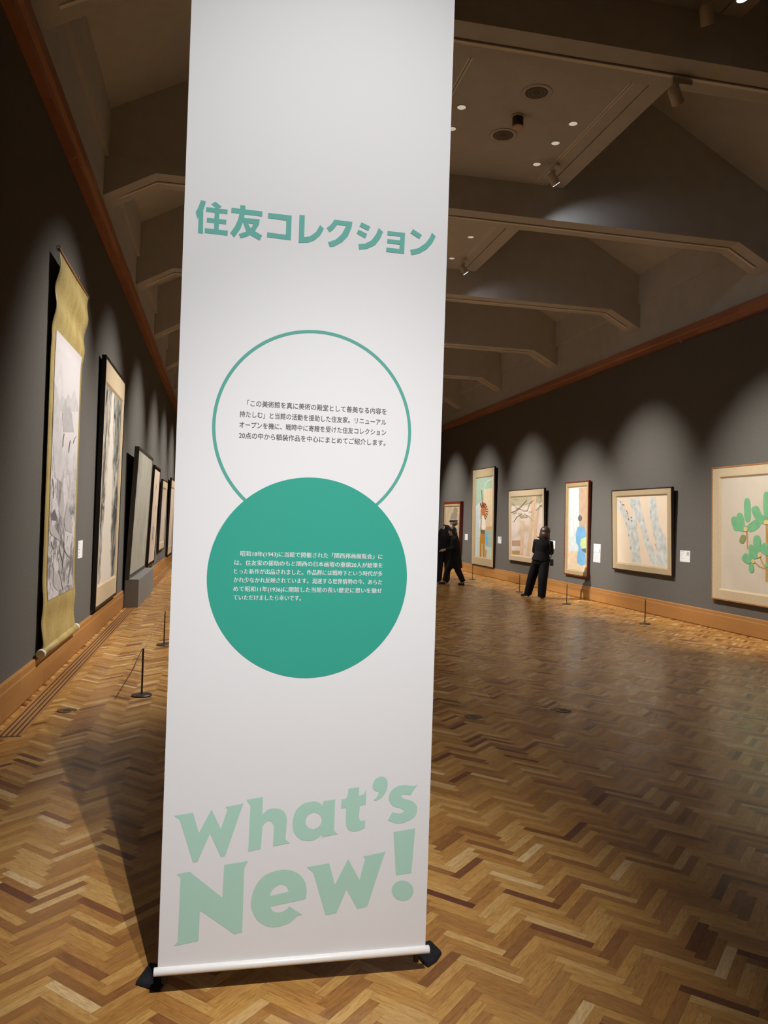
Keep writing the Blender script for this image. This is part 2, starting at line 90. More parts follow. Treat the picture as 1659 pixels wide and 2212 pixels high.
ART_PINE=[
 ('stem',[(-0.489,1.208),(-0.460,1.029),(-0.447,0.849),(-0.418,0.851),(-0.420,1.030),(-0.440,1.210)]),
 ('stem',[(-0.449,1.083),(-0.503,1.040),(-0.487,1.032),(-0.434,1.074)]),
 ('stem',[(-0.028,1.357),(-0.018,1.010),(-0.024,0.379),(0.035,0.382),(0.035,1.011),(0.018,1.357)]),
 ('stem',[(-0.292,0.655),(-0.156,0.581),(-0.012,0.556),(-0.001,0.581),(-0.140,0.601),(-0.273,0.671)]),
 ('stem',[(-0.165,0.746),(-0.104,0.653),(-0.025,0.577),(0.002,0.591),(-0.079,0.663),(-0.143,0.754)]),
 ('stem',[(0.203,0.727),(0.118,0.616),(-0.004,0.564),(0.015,0.543),(0.141,0.602),(0.227,0.719)]),
 ('stem',[(0.350,1.236),(0.341,0.871),(0.157,0.558),(0.009,0.507),(0.030,0.477),(0.197,0.542),(0.385,0.866),(0.393,1.235)]),
 ('pine_green',[(-0.357,1.454),(-0.357,1.365),(-0.365,1.316),(-0.381,1.285),(-0.406,1.269),(-0.454,1.268),(-0.480,1.284),(-0.499,1.316),(-0.511,1.365),(-0.518,1.455),(-0.519,1.545),(-0.510,1.595),(-0.494,1.626),(-0.469,1.641),(-0.421,1.640),(-0.394,1.624),(-0.376,1.592),(-0.364,1.543)]),
 ('pine_green',[(-0.511,1.300),(-0.496,1.242),(-0.497,1.209),(-0.508,1.187),(-0.531,1.173),(-0.581,1.166),(-0.611,1.173),(-0.635,1.191),(-0.656,1.222),(-0.678,1.280),(-0.693,1.339),(-0.692,1.372),(-0.681,1.395),(-0.657,1.408),(-0.606,1.414),(-0.576,1.407),(-0.552,1.388),(-0.532,1.358)]),
 ('pine_green',[(-0.632,1.255),(-0.611,1.201),(-0.609,1.170),(-0.619,1.148),(-0.643,1.133),(-0.696,1.123),(-0.729,1.127),(-0.756,1.142),(-0.781,1.169),(-0.810,1.223),(-0.831,1.277),(-0.834,1.309),(-0.823,1.332),(-0.799,1.346),(-0.745,1.356),(-0.712,1.351),(-0.684,1.335),(-0.660,1.308)]),
 ('pine_green',[(-0.480,1.144),(-0.501,1.122),(-0.526,1.115),(-0.560,1.114),(-0.606,1.123),(-0.688,1.145),(-0.730,1.162),(-0.754,1.179),(-0.763,1.196),(-0.753,1.221),(-0.731,1.243),(-0.705,1.251),(-0.670,1.250),(-0.623,1.242),(-0.542,1.218),(-0.502,1.202),(-0.479,1.186),(-0.470,1.168)]),
 ('pine_green',[(-0.154,1.277),(-0.131,1.248),(-0.133,1.226),(-0.151,1.203),(-0.188,1.177),(-0.268,1.137),(-0.317,1.121),(-0.356,1.115),(-0.389,1.121),(-0.424,1.144),(-0.448,1.174),(-0.447,1.197),(-0.428,1.220),(-0.389,1.246),(-0.307,1.285),(-0.259,1.302),(-0.220,1.306),(-0.188,1.300)]),
 ('pine_green',[(0.079,1.529),(0.080,1.436),(0.072,1.385),(0.057,1.352),(0.033,1.335),(-0.013,1.335),(-0.039,1.352),(-0.057,1.385),(-0.069,1.437),(-0.076,1.531),(-0.076,1.626),(-0.068,1.678),(-0.053,1.711),(-0.029,1.726),(0.018,1.725),(0.043,1.708),(0.061,1.674),(0.073,1.623)]),
 ('pine_green',[(-0.139,1.443),(-0.119,1.400),(-0.117,1.375),(-0.127,1.356),(-0.152,1.341),(-0.205,1.328),(-0.238,1.328),(-0.266,1.338),(-0.291,1.358),(-0.319,1.399),(-0.340,1.442),(-0.342,1.468),(-0.331,1.488),(-0.306,1.502),(-0.252,1.515),(-0.219,1.514),(-0.191,1.504),(-0.167,1.483)]),
 ('pine_green',[(-0.010,1.270),(-0.039,1.247),(-0.067,1.240),(-0.102,1.243),(-0.145,1.256),(-0.218,1.290),(-0.253,1.312),(-0.271,1.333),(-0.272,1.354),(-0.252,1.381),(-0.222,1.404),(-0.192,1.411),(-0.158,1.407),(-0.114,1.393),(-0.042,1.360),(-0.009,1.338),(0.008,1.317),(0.010,1.297)]),
 ('pine_green',[(0.240,1.364),(0.209,1.310),(0.182,1.282),(0.152,1.268),(0.117,1.265),(0.059,1.279),(0.032,1.296),(0.021,1.321),(0.024,1.355),(0.048,1.413),(0.080,1.468),(0.107,1.495),(0.137,1.509),(0.172,1.511),(0.229,1.496),(0.255,1.479),(0.265,1.454),(0.262,1.421)]),
 ('pine_green',[(0.395,1.356),(0.410,1.329),(0.404,1.307),(0.381,1.286),(0.338,1.261),(0.250,1.224),(0.199,1.209),(0.159,1.204),(0.128,1.210),(0.099,1.233),(0.082,1.261),(0.089,1.283),(0.113,1.306),(0.158,1.330),(0.247,1.367),(0.298,1.381),(0.337,1.385),(0.367,1.379)]),
 ('olive',[(-0.480,0.989),(-0.498,0.958),(-0.515,0.942),(-0.534,0.934),(-0.558,0.933),(-0.596,0.940),(-0.614,0.950),(-0.623,0.964),(-0.622,0.983),(-0.608,1.015),(-0.590,1.046),(-0.573,1.062),(-0.553,1.070),(-0.530,1.071),(-0.492,1.063),(-0.474,1.053),(-0.466,1.039),(-0.467,1.021)]),
 ('olive',[(0.091,1.044),(0.092,0.999),(0.088,0.975),(0.081,0.959),(0.070,0.951),(0.049,0.950),(0.037,0.957),(0.028,0.973),(0.023,0.997),(0.020,1.042),(0.019,1.087),(0.023,1.112),(0.030,1.128),(0.041,1.136),(0.063,1.136),(0.075,1.129),(0.083,1.113),(0.088,1.089)]),
 ('pine_green',[(-0.122,0.951),(-0.123,0.891),(-0.133,0.859),(-0.151,0.837),(-0.178,0.825),(-0.231,0.823),(-0.260,0.832),(-0.280,0.852),(-0.292,0.885),(-0.299,0.945),(-0.297,1.005),(-0.287,1.038),(-0.269,1.059),(-0.241,1.071),(-0.188,1.072),(-0.160,1.062),(-0.140,1.042),(-0.128,1.010)]),
 ('pine_green',[(-0.262,0.813),(-0.255,0.756),(-0.258,0.724),(-0.269,0.702),(-0.289,0.690),(-0.329,0.685),(-0.353,0.693),(-0.371,0.711),(-0.385,0.742),(-0.398,0.799),(-0.405,0.857),(-0.402,0.889),(-0.391,0.911),(-0.371,0.923),(-0.330,0.927),(-0.307,0.919),(-0.289,0.900),(-0.275,0.870)]),
 ('pine_green',[(-0.144,0.783),(-0.147,0.752),(-0.160,0.735),(-0.182,0.723),(-0.216,0.716),(-0.281,0.712),(-0.316,0.716),(-0.339,0.725),(-0.354,0.741),(-0.360,0.772),(-0.356,0.803),(-0.343,0.821),(-0.320,0.833),(-0.286,0.839),(-0.221,0.842),(-0.187,0.838),(-0.164,0.829),(-0.150,0.813)]),
 ('pine_green',[(0.100,0.822),(0.065,0.791),(0.034,0.778),(0.000,0.776),(-0.040,0.785),(-0.105,0.812),(-0.135,0.833),(-0.147,0.855),(-0.143,0.879),(-0.115,0.915),(-0.079,0.946),(-0.048,0.958),(-0.013,0.960),(0.027,0.951),(0.091,0.923),(0.119,0.902),(0.131,0.881),(0.127,0.857)]),
 ('pine_green',[(-0.334,0.656),(-0.369,0.631),(-0.398,0.623),(-0.429,0.623),(-0.466,0.633),(-0.525,0.662),(-0.552,0.682),(-0.562,0.702),(-0.557,0.722),(-0.530,0.751),(-0.494,0.776),(-0.465,0.784),(-0.433,0.783),(-0.397,0.773),(-0.339,0.744),(-0.313,0.724),(-0.304,0.705),(-0.308,0.685)]),
 ('pine_green',[(-0.277,0.567),(-0.279,0.534),(-0.285,0.516),(-0.297,0.504),(-0.315,0.497),(-0.349,0.494),(-0.368,0.499),(-0.380,0.509),(-0.388,0.527),(-0.392,0.559),(-0.391,0.592),(-0.384,0.610),(-0.373,0.622),(-0.354,0.629),(-0.320,0.631),(-0.302,0.626),(-0.289,0.616),(-0.281,0.599)]),
 ('pine_green',[(0.120,0.639),(0.118,0.621),(0.109,0.610),(0.094,0.603),(0.072,0.598),(0.029,0.595),(0.005,0.597),(-0.010,0.602),(-0.020,0.612),(-0.024,0.631),(-0.021,0.650),(-0.013,0.660),(0.003,0.668),(0.026,0.672),(0.069,0.675),(0.092,0.673),(0.107,0.667),(0.116,0.658)]),
 ('pine_green',[(0.441,1.449),(0.441,1.362),(0.433,1.314),(0.418,1.283),(0.393,1.268),(0.347,1.267),(0.321,1.283),(0.303,1.314),(0.292,1.362),(0.285,1.450),(0.285,1.538),(0.293,1.586),(0.309,1.616),(0.333,1.631),(0.380,1.630),(0.405,1.614),(0.423,1.583),(0.434,1.536)]),
 ('pine_green',[(0.584,1.269),(0.549,1.218),(0.520,1.193),(0.490,1.180),(0.457,1.179),(0.404,1.196),(0.381,1.214),(0.374,1.239),(0.381,1.271),(0.410,1.325),(0.446,1.377),(0.475,1.402),(0.505,1.414),(0.538,1.414),(0.590,1.397),(0.612,1.378),(0.619,1.354),(0.612,1.322)]),
 ('pine_green',[(0.357,0.929),(0.356,0.871),(0.346,0.839),(0.330,0.817),(0.303,0.806),(0.253,0.803),(0.226,0.812),(0.207,0.832),(0.195,0.864),(0.189,0.923),(0.190,0.982),(0.200,1.015),(0.217,1.036),(0.244,1.047),(0.294,1.048),(0.321,1.039),(0.340,1.019),(0.351,0.987)]),
 ('pine_green',[(0.509,0.880),(0.526,0.853),(0.523,0.832),(0.505,0.811),(0.470,0.788),(0.397,0.754),(0.353,0.740),(0.318,0.736),(0.290,0.743),(0.262,0.766),(0.244,0.794),(0.247,0.815),(0.266,0.837),(0.302,0.859),(0.377,0.893),(0.420,0.907),(0.454,0.910),(0.482,0.903)]),
 ('stem_tip',[(-0.425,1.161),(-0.427,1.143),(-0.432,1.134),(-0.441,1.128),(-0.455,1.124),(-0.482,1.124),(-0.496,1.127),(-0.506,1.132),(-0.512,1.142),(-0.515,1.159),(-0.514,1.176),(-0.508,1.186),(-0.499,1.192),(-0.485,1.195),(-0.458,1.196),(-0.444,1.193),(-0.434,1.187),(-0.428,1.178)]),
 ('stem_tip',[(0.050,1.271),(0.049,1.254),(0.042,1.245),(0.032,1.239),(0.015,1.236),(-0.016,1.236),(-0.032,1.238),(-0.044,1.244),(-0.051,1.253),(-0.053,1.270),(-0.052,1.286),(-0.046,1.296),(-0.035,1.301),(-0.018,1.304),(0.013,1.305),(0.029,1.302),(0.040,1.296),(0.047,1.287)]),
 ('stem_tip',[(-0.257,0.672),(-0.258,0.657),(-0.262,0.648),(-0.270,0.642),(-0.282,0.639),(-0.305,0.638),(-0.317,0.640),(-0.326,0.645),(-0.331,0.653),(-0.333,0.668),(-0.332,0.684),(-0.328,0.692),(-0.320,0.698),(-0.308,0.702),(-0.285,0.703),(-0.273,0.701),(-0.264,0.696),(-0.259,0.688)]),
 ('stem_tip',[(-0.113,0.776),(-0.114,0.759),(-0.119,0.750),(-0.126,0.744),(-0.138,0.740),(-0.160,0.739),(-0.172,0.741),(-0.180,0.747),(-0.185,0.756),(-0.188,0.772),(-0.187,0.789),(-0.182,0.799),(-0.175,0.805),(-0.163,0.808),(-0.141,0.809),(-0.129,0.807),(-0.121,0.802),(-0.116,0.793)])]
ART_GROVE=[
 ('mist',[(-1.161,1.800),(1.052,1.772),(1.098,1.588),(-1.137,1.510)]),
 ('haze_band',[(-1.034,0.558),(-0.384,0.584),(-0.386,0.425),(-1.021,0.401)]),
 ('ochre',[(-1.010,0.272),(-0.435,0.297),(-0.427,0.191),(-1.001,0.169)]),
 ('trunk_pale',[(-0.352,1.110),(-0.095,1.112),(-0.133,0.669),(-0.204,0.183),(-0.463,0.178),(-0.375,0.663)]),
 ('trunk_pale',[(0.419,1.761),(0.690,1.768),(0.620,1.356),(0.481,0.954),(0.349,0.413),(0.263,0.179),(-0.022,0.178),(0.158,0.623),(0.300,1.060)]),
 ('trunk_pale',[(0.634,1.170),(0.752,1.382),(0.910,1.486),(0.831,1.223),(0.751,0.958),(0.669,0.266),(0.574,0.181),(0.368,0.176),(0.501,0.687)]),
 ('olive_pale',[(-0.535,1.681),(-0.585,1.667),(-0.700,1.665),(-0.840,1.676),(-0.949,1.697),(-0.986,1.719),(-0.935,1.734),(-0.816,1.736),(-0.677,1.724),(-0.570,1.703)]),
 ('foliage',[(-0.684,1.549),(-0.702,1.534),(-0.753,1.525),(-0.820,1.524),(-0.877,1.533),(-0.901,1.547),(-0.884,1.561),(-0.831,1.571),(-0.764,1.571),(-0.708,1.563)]),
 ('foliage',[(-0.179,1.714),(-0.198,1.690),(-0.284,1.668),(-0.405,1.656),(-0.515,1.660),(-0.571,1.677),(-0.551,1.701),(-0.463,1.724),(-0.342,1.735),(-0.233,1.731)]),
 ('olive_pale',[(-0.738,1.527),(-0.777,1.521),(-0.857,1.526),(-0.948,1.541),(-1.014,1.560),(-1.031,1.576),(-0.990,1.583),(-0.909,1.577),(-0.819,1.562),(-0.753,1.543)]),
 ('foliage',[(-0.361,1.454),(-0.380,1.431),(-0.464,1.409),(-0.582,1.397),(-0.689,1.399),(-0.743,1.415),(-0.723,1.438),(-0.637,1.460),(-0.518,1.472),(-0.413,1.469)]),
 ('foliage',[(-0.265,1.522),(-0.283,1.503),(-0.340,1.490),(-0.417,1.489),(-0.482,1.499),(-0.511,1.518),(-0.493,1.537),(-0.434,1.550),(-0.358,1.551),(-0.293,1.540)]),
 ('olive_pale',[(0.208,1.583),(0.190,1.568),(0.121,1.553),(0.028,1.543),(-0.054,1.542),(-0.094,1.551),(-0.075,1.566),(-0.005,1.582),(0.088,1.591),(0.169,1.592)]),
 ('foliage',[(0.434,1.670),(0.398,1.657),(0.312,1.654),(0.208,1.661),(0.126,1.676),(0.097,1.694),(0.134,1.706),(0.221,1.709),(0.325,1.702),(0.406,1.687)]),
 ('foliage',[(0.142,1.383),(0.112,1.369),(0.022,1.357),(-0.094,1.353),(-0.192,1.358),(-0.233,1.369),(-0.201,1.384),(-0.109,1.395),(0.007,1.399),(0.102,1.395)]),
 ('olive_pale',[(-0.010,1.228),(-0.038,1.212),(-0.105,1.204),(-0.186,1.208),(-0.250,1.220),(-0.272,1.238),(-0.243,1.254),(-0.175,1.262),(-0.094,1.258),(-0.031,1.245)]),
 ('foliage',[(0.507,1.342),(0.476,1.329),(0.394,1.321),(0.290,1.322),(0.205,1.330),(0.171,1.343),(0.202,1.356),(0.287,1.364),(0.390,1.363),(0.474,1.355)]),
 ('foliage',[(-0.252,1.300),(-0.275,1.280),(-0.349,1.265),(-0.445,1.263),(-0.526,1.273),(-0.561,1.292),(-0.537,1.312),(-0.462,1.327),(-0.366,1.329),(-0.286,1.319)]),
 ('olive_pale',[(1.124,1.477),(1.091,1.465),(1.024,1.464),(0.949,1.474),(0.895,1.491),(0.882,1.510),(0.916,1.522),(0.984,1.523),(1.059,1.513),(1.112,1.495)]),
 ('foliage',[(1.015,1.591),(1.007,1.573),(0.965,1.560),(0.904,1.555),(0.849,1.561),(0.820,1.576),(0.829,1.594),(0.871,1.607),(0.932,1.612),(0.987,1.605)]),
 ('foliage',[(-0.658,1.350),(-0.669,1.329),(-0.735,1.308),(-0.832,1.293),(-0.923,1.292),(-0.973,1.304),(-0.962,1.325),(-0.895,1.347),(-0.797,1.361),(-0.707,1.362)]),
 ('olive_pale',[(1.090,1.709),(1.054,1.699),(0.973,1.700),(0.879,1.711),(0.806,1.728),(0.783,1.746),(0.820,1.756),(0.902,1.755),(0.996,1.744),(1.068,1.726)]),
 ('foliage',[(-0.685,1.819),(-0.723,1.804),(-0.820,1.798),(-0.940,1.804),(-1.037,1.819),(-1.073,1.838),(-1.034,1.853),(-0.935,1.859),(-0.815,1.853),(-0.720,1.838)]),
 ('foliage',[(0.120,1.715),(0.071,1.707),(-0.029,1.713),(-0.142,1.732),(-0.226,1.757),(-0.247,1.778),(-0.197,1.787),(-0.096,1.780),(0.017,1.761),(0.099,1.736)]),
 ('olive_pale',[(-0.157,1.219),(-0.176,1.197),(-0.242,1.182),(-0.331,1.177),(-0.409,1.185),(-0.446,1.204),(-0.426,1.225),(-0.359,1.241),(-0.269,1.245),(-0.193,1.237)]),
 ('foliage',[(0.113,1.228),(0.089,1.210),(0.020,1.198),(-0.070,1.195),(-0.146,1.204),(-0.178,1.221),(-0.154,1.239),(-0.083,1.251),(0.007,1.253),(0.082,1.244)]),
 ('branch',[(-1.065,1.328),(-0.664,1.384),(-0.296,1.495),(0.053,1.657),(0.030,1.664),(-0.321,1.505),(-0.686,1.398),(-1.084,1.344)]),
 ('branch',[(-0.868,1.075),(-0.614,1.217),(-0.286,1.273),(-0.296,1.281),(-0.632,1.225),(-0.894,1.081)]),
 ('branch',[(-0.156,1.299),(0.208,1.218),(0.496,1.099),(0.511,1.105),(0.226,1.227),(-0.138,1.311)]),
 ('branch',[(-1.135,1.620),(-0.611,1.442),(-0.156,1.384),(-0.150,1.392),(-0.596,1.452),(-1.109,1.630)]),
 ('branch',[(0.078,1.357),(0.270,1.572),(0.536,1.648),(0.524,1.655),(0.249,1.578),(0.051,1.361)]),
 ('branch',[(0.695,1.379),(0.888,1.457),(1.076,1.534),(1.062,1.540),(0.871,1.464),(0.676,1.386)])]
ART_PANELS=[
 ('pale_blue',[(-0.421,2.015),(0.074,2.010),(0.137,0.566),(-0.400,0.551)]),
 ('sand',[(0.074,2.010),(0.484,2.014),(0.517,0.551),(0.139,0.545)]),
 ('cream',[(-0.399,0.541),(0.527,0.551),(0.543,0.136),(-0.393,0.123)]),
 ('robe_blue',[(0.038,1.116),(0.348,1.144),(0.459,0.985),(0.468,0.847),(0.419,0.661),(0.438,0.524),(0.503,0.298),(0.252,0.245),(0.040,0.293),(0.011,0.409),(0.075,0.553),(0.099,0.672),(-0.034,0.761),(-0.057,0.949)]),
 ('sash_green',[(0.212,0.851),(0.464,0.904),(0.518,0.848),(0.490,0.664),(0.253,0.631),(0.169,0.721)]),
 ('ink_dark',[(0.248,0.619),(0.481,0.645),(0.468,0.537),(0.281,0.586)]),
 ('ink_dark',[(0.254,1.317),(0.246,1.287),(0.219,1.262),(0.179,1.249),(0.132,1.248),(0.089,1.262),(0.059,1.286),(0.046,1.317),(0.055,1.347),(0.082,1.372),(0.123,1.385),(0.170,1.385),(0.212,1.372),(0.242,1.348)])]
ART_RAYS=[
 ('mint',[(-0.744,2.806),(0.776,2.778),(0.765,2.391),(0.328,2.090),(-0.735,1.850)]),
 ('sky_pale',[(-0.714,1.849),(-0.341,1.975),(-0.237,0.876),(-0.691,0.863)]),
 ('peach',[(0.017,2.353),(0.820,2.389),(0.894,1.153),(0.180,1.109)]),
 ('mint',[(0.180,1.109),(0.876,1.153),(0.880,0.598),(0.322,0.607)]),
 ('robe_blue',[(0.163,0.982),(0.423,1.051),(0.507,0.646),(0.269,0.668)]),
 ('peach_warm',[(0.314,1.206),(0.867,1.245),(0.876,1.147),(0.275,1.124)]),
 ('mint_light',[(0.322,0.607),(0.880,0.598),(0.910,0.267),(0.289,0.246)]),
 ('sky_pale',[(-0.654,0.799),(-0.287,0.874),(-0.260,0.278),(-0.631,0.236)]),
 ('vermilion',[(0.261,0.542),(0.362,0.483),(0.343,0.277),(0.247,0.288)]),
 ('branch',[(-0.218,2.360),(-0.128,1.972),(-0.229,1.522),(-0.238,1.037),(-0.188,1.038),(-0.169,1.521),(-0.059,1.970),(-0.140,2.358)]),
 ('mint_light',[(0.772,2.683),(0.248,2.609),(0.018,2.418),(0.136,2.220),(0.211,2.222),(0.101,2.412),(0.316,2.586),(0.817,2.654)]),
 ('white_paint',[(-0.055,1.554),(0.142,1.522),(0.255,1.237),(0.188,1.125),(-0.062,1.111),(-0.129,1.200)]),
 ('white_paint',[(-0.366,1.391),(-0.213,1.457),(-0.228,1.198),(-0.367,1.196)]),
 ('brown_paint',[(-0.211,1.118),(0.180,1.116),(0.182,0.982),(-0.189,0.999)]),
 ('gold_paint',[(-0.229,0.998),(0.191,0.989),(0.190,0.697),(0.191,0.266),(0.038,0.252),(-0.023,0.690),(-0.101,0.687),(-0.100,0.263),(-0.259,0.262),(-0.259,0.681)]),
 ('rust_orange',[(0.195,1.680),(0.179,1.628),(0.124,1.586),(0.041,1.563),(-0.055,1.563),(-0.143,1.587),(-0.207,1.629),(-0.234,1.683),(-0.217,1.736),(-0.161,1.778),(-0.077,1.801),(0.019,1.800),(0.106,1.776),(0.169,1.733)]),
 ('rust',[(0.068,1.578),(0.176,1.435),(0.285,1.446),(0.133,1.583)]),
 ('rust',[(0.133,1.601),(0.307,1.491),(0.403,1.510),(0.190,1.612)]),
 ('rust',[(0.181,1.633),(0.401,1.567),(0.468,1.597),(0.220,1.650)]),
 ('rust',[(0.211,1.669),(0.456,1.652),(0.464,1.690),(0.216,1.691)]),
 ('rust',[(0.218,1.710),(0.463,1.745),(0.405,1.779),(0.184,1.730)]),
 ('rust',[(0.191,1.751),(0.401,1.838),(0.307,1.861),(0.135,1.765)]),
 ('rust',[(0.134,1.784),(0.284,1.911),(0.175,1.925),(0.070,1.792)]),
 ('rust',[(0.061,1.804),(0.131,1.956),(0.016,1.963),(-0.007,1.807)]),
 ('rust',[(-0.020,1.810),(-0.037,1.969),(-0.154,1.969),(-0.088,1.809)]),
 ('rust',[(-0.106,1.799),(-0.216,1.945),(-0.330,1.936),(-0.172,1.794)])]
ART_DIM=[
 ('mist_dark',[(0.563,1.147),(0.440,1.071),(0.271,1.015),(0.091,0.993),(-0.067,1.008),(-0.168,1.059),(-0.193,1.134),(-0.134,1.220),(-0.006,1.297),(0.166,1.351),(0.346,1.371),(0.498,1.354),(0.595,1.304),(0.618,1.230)]),
 ('mist_dark',[(0.642,1.395),(0.621,1.349),(0.552,1.313),(0.448,1.293),(0.330,1.293),(0.220,1.314),(0.142,1.352),(0.110,1.399),(0.132,1.445),(0.203,1.482),(0.308,1.502),(0.426,1.501),(0.534,1.479),(0.611,1.442)]),
 ('mist_dark',[(0.340,0.612),(0.316,0.550),(0.237,0.498),(0.117,0.467),(-0.020,0.463),(-0.149,0.488),(-0.241,0.536),(-0.279,0.598),(-0.255,0.662),(-0.173,0.714),(-0.051,0.744),(0.087,0.747),(0.213,0.721),(0.303,0.673)])]
ART_PEAKS=[
 ('ink_faint',[(-0.377,2.326),(-0.222,2.395),(-0.080,2.383),(0.051,2.457),(0.210,2.411),(0.363,2.541),(0.565,2.433),(0.665,2.358),(-0.358,2.224)]),
 ('ink_mid',[(-0.222,2.215),(-0.144,2.347),(-0.060,2.392),(0.008,2.299),(0.110,2.341),(0.290,2.280),(0.427,2.110),(-0.123,2.053)]),
 ('ink_faint',[(-0.656,2.462),(-0.526,2.433),(-0.414,2.347),(-0.279,2.155),(-0.178,1.980),(-0.060,1.720),(-0.135,1.567),(-0.437,1.593),(-0.683,1.932),(-0.689,2.306)]),
 ('ink_mid',[(-0.139,1.406),(-0.129,1.534),(-0.014,1.477),(0.053,1.313),(-0.033,1.204),(-0.218,1.284)]),
 ('ink_mid',[(0.079,1.176),(0.187,1.371),(0.360,1.259),(0.535,1.172),(0.518,1.056),(0.168,1.091)]),
 ('ink_dark',[(-0.533,1.257),(-0.417,1.303),(-0.272,1.218),(-0.300,1.192),(-0.523,1.200)]),
 ('ink_mid',[(-0.662,1.132),(-0.422,1.154),(-0.140,1.043),(-0.062,0.987),(-0.269,1.020),(-0.530,1.066)]),
 ('ink_mid',[(-0.383,0.582),(-0.349,0.749),(-0.206,0.673),(-0.107,0.679),(0.087,0.568),(0.276,0.524),(-0.177,0.511)]),
 ('ink_mid',[(0.128,0.537),(0.222,0.613),(0.352,0.518),(0.477,0.666),(0.596,0.584),(0.549,0.500)]),
 ('ink_dark',[(0.049,0.654),(0.099,0.761),(0.144,0.897),(0.090,0.982),(0.069,0.983),(0.120,0.898),(0.073,0.763),(0.021,0.656)]),
 ('ink_dark',[(0.119,0.897),(0.281,0.833),(0.484,0.794),(0.498,0.797),(0.301,0.835),(0.145,0.898)]),
 ('ink_dark',[(0.100,0.761),(-0.024,0.850),(-0.108,0.922),(-0.128,0.922),(-0.048,0.850),(0.072,0.762)]),
 ('ink_dark',[(-0.531,1.002),(-0.420,0.920),(-0.312,0.942),(-0.328,0.945),(-0.403,0.922),(-0.507,1.002)]),
 ('ink_dark',[(-0.100,2.042),(-0.136,1.984),(-0.140,1.903),(-0.119,1.905),(-0.112,1.986),(-0.072,2.044)]),
 ('ink_dark',[(0.237,2.006),(0.178,1.930),(0.175,1.874),(0.198,1.875),(0.203,1.932),(0.266,2.008)]),
 ('ink_dark',[(0.541,2.079),(0.452,2.041),(0.399,1.993),(0.422,1.993),(0.478,2.042),(0.569,2.079)]),
 ('ink_dark',[(-0.571,1.574),(-0.492,1.488),(-0.487,1.398),(-0.469,1.399),(-0.471,1.489),(-0.547,1.576)]),
 ('ink_dark',[(-0.159,0.709),(-0.042,0.633),(0.053,0.502),(0.074,0.501),(-0.018,0.632),(-0.133,0.708)])]

# ------------------------------------------------------------------ helpers
def lin(c):
    return tuple(((v/255)/12.92 if v/255 <= .04045 else ((v/255+.055)/1.055)**2.4) for v in c)
MATS = {}
def mat(name, rgb, rough=.6, metal=0, spec=.5, emit=0, noise=0, nscale=30, bump=0, bscale=200):
    if name in MATS: return MATS[name]
    m = bpy.data.materials.new(name); m.use_nodes = True
    nt = m.node_tree; b = nt.nodes['Principled BSDF']
    b.inputs['Base Color'].default_value = (*rgb, 1); b.inputs['Roughness'].default_value = rough
    b.inputs['Metallic'].default_value = metal; b.inputs['Specular IOR Level'].default_value = spec
    if emit:
        b.inputs['Emission Color'].default_value = (*rgb, 1); b.inputs['Emission Strength'].default_value = emit
    if noise or bump:
        tc = nt.nodes.new('ShaderNodeTexCoord')
    if noise:
        n = nt.nodes.new('ShaderNodeTexNoise'); n.inputs['Scale'].default_value = nscale; n.inputs['Detail'].default_value = 4
        nt.links.new(tc.outputs['Object'], n.inputs['Vector'])
        r = nt.nodes.new('ShaderNodeValToRGB')
        r.color_ramp.elements[0].position = .3; r.color_ramp.elements[1].position = .7
        r.color_ramp.elements[0].color = (*[max(0, c*(1-noise)) for c in rgb], 1)
        r.color_ramp.elements[1].color = (*[min(1, c*(1+noise)) for c in rgb], 1)
        nt.links.new(n.outputs['Fac'], r.inputs['Fac']); nt.links.new(r.outputs['Color'], b.inputs['Base Color'])
    if bump:
        n = nt.nodes.new('ShaderNodeTexNoise'); n.inputs['Scale'].default_value = bscale
        nt.links.new(tc.outputs['Object'], n.inputs['Vector'])
        bp = nt.nodes.new('ShaderNodeBump'); bp.inputs['Strength'].default_value = bump; bp.inputs['Distance'].default_value = .01
        nt.links.new(n.outputs['Fac'], bp.inputs['Height']); nt.links.new(bp.outputs['Normal'], b.inputs['Normal'])
    MATS[name] = m
    return m

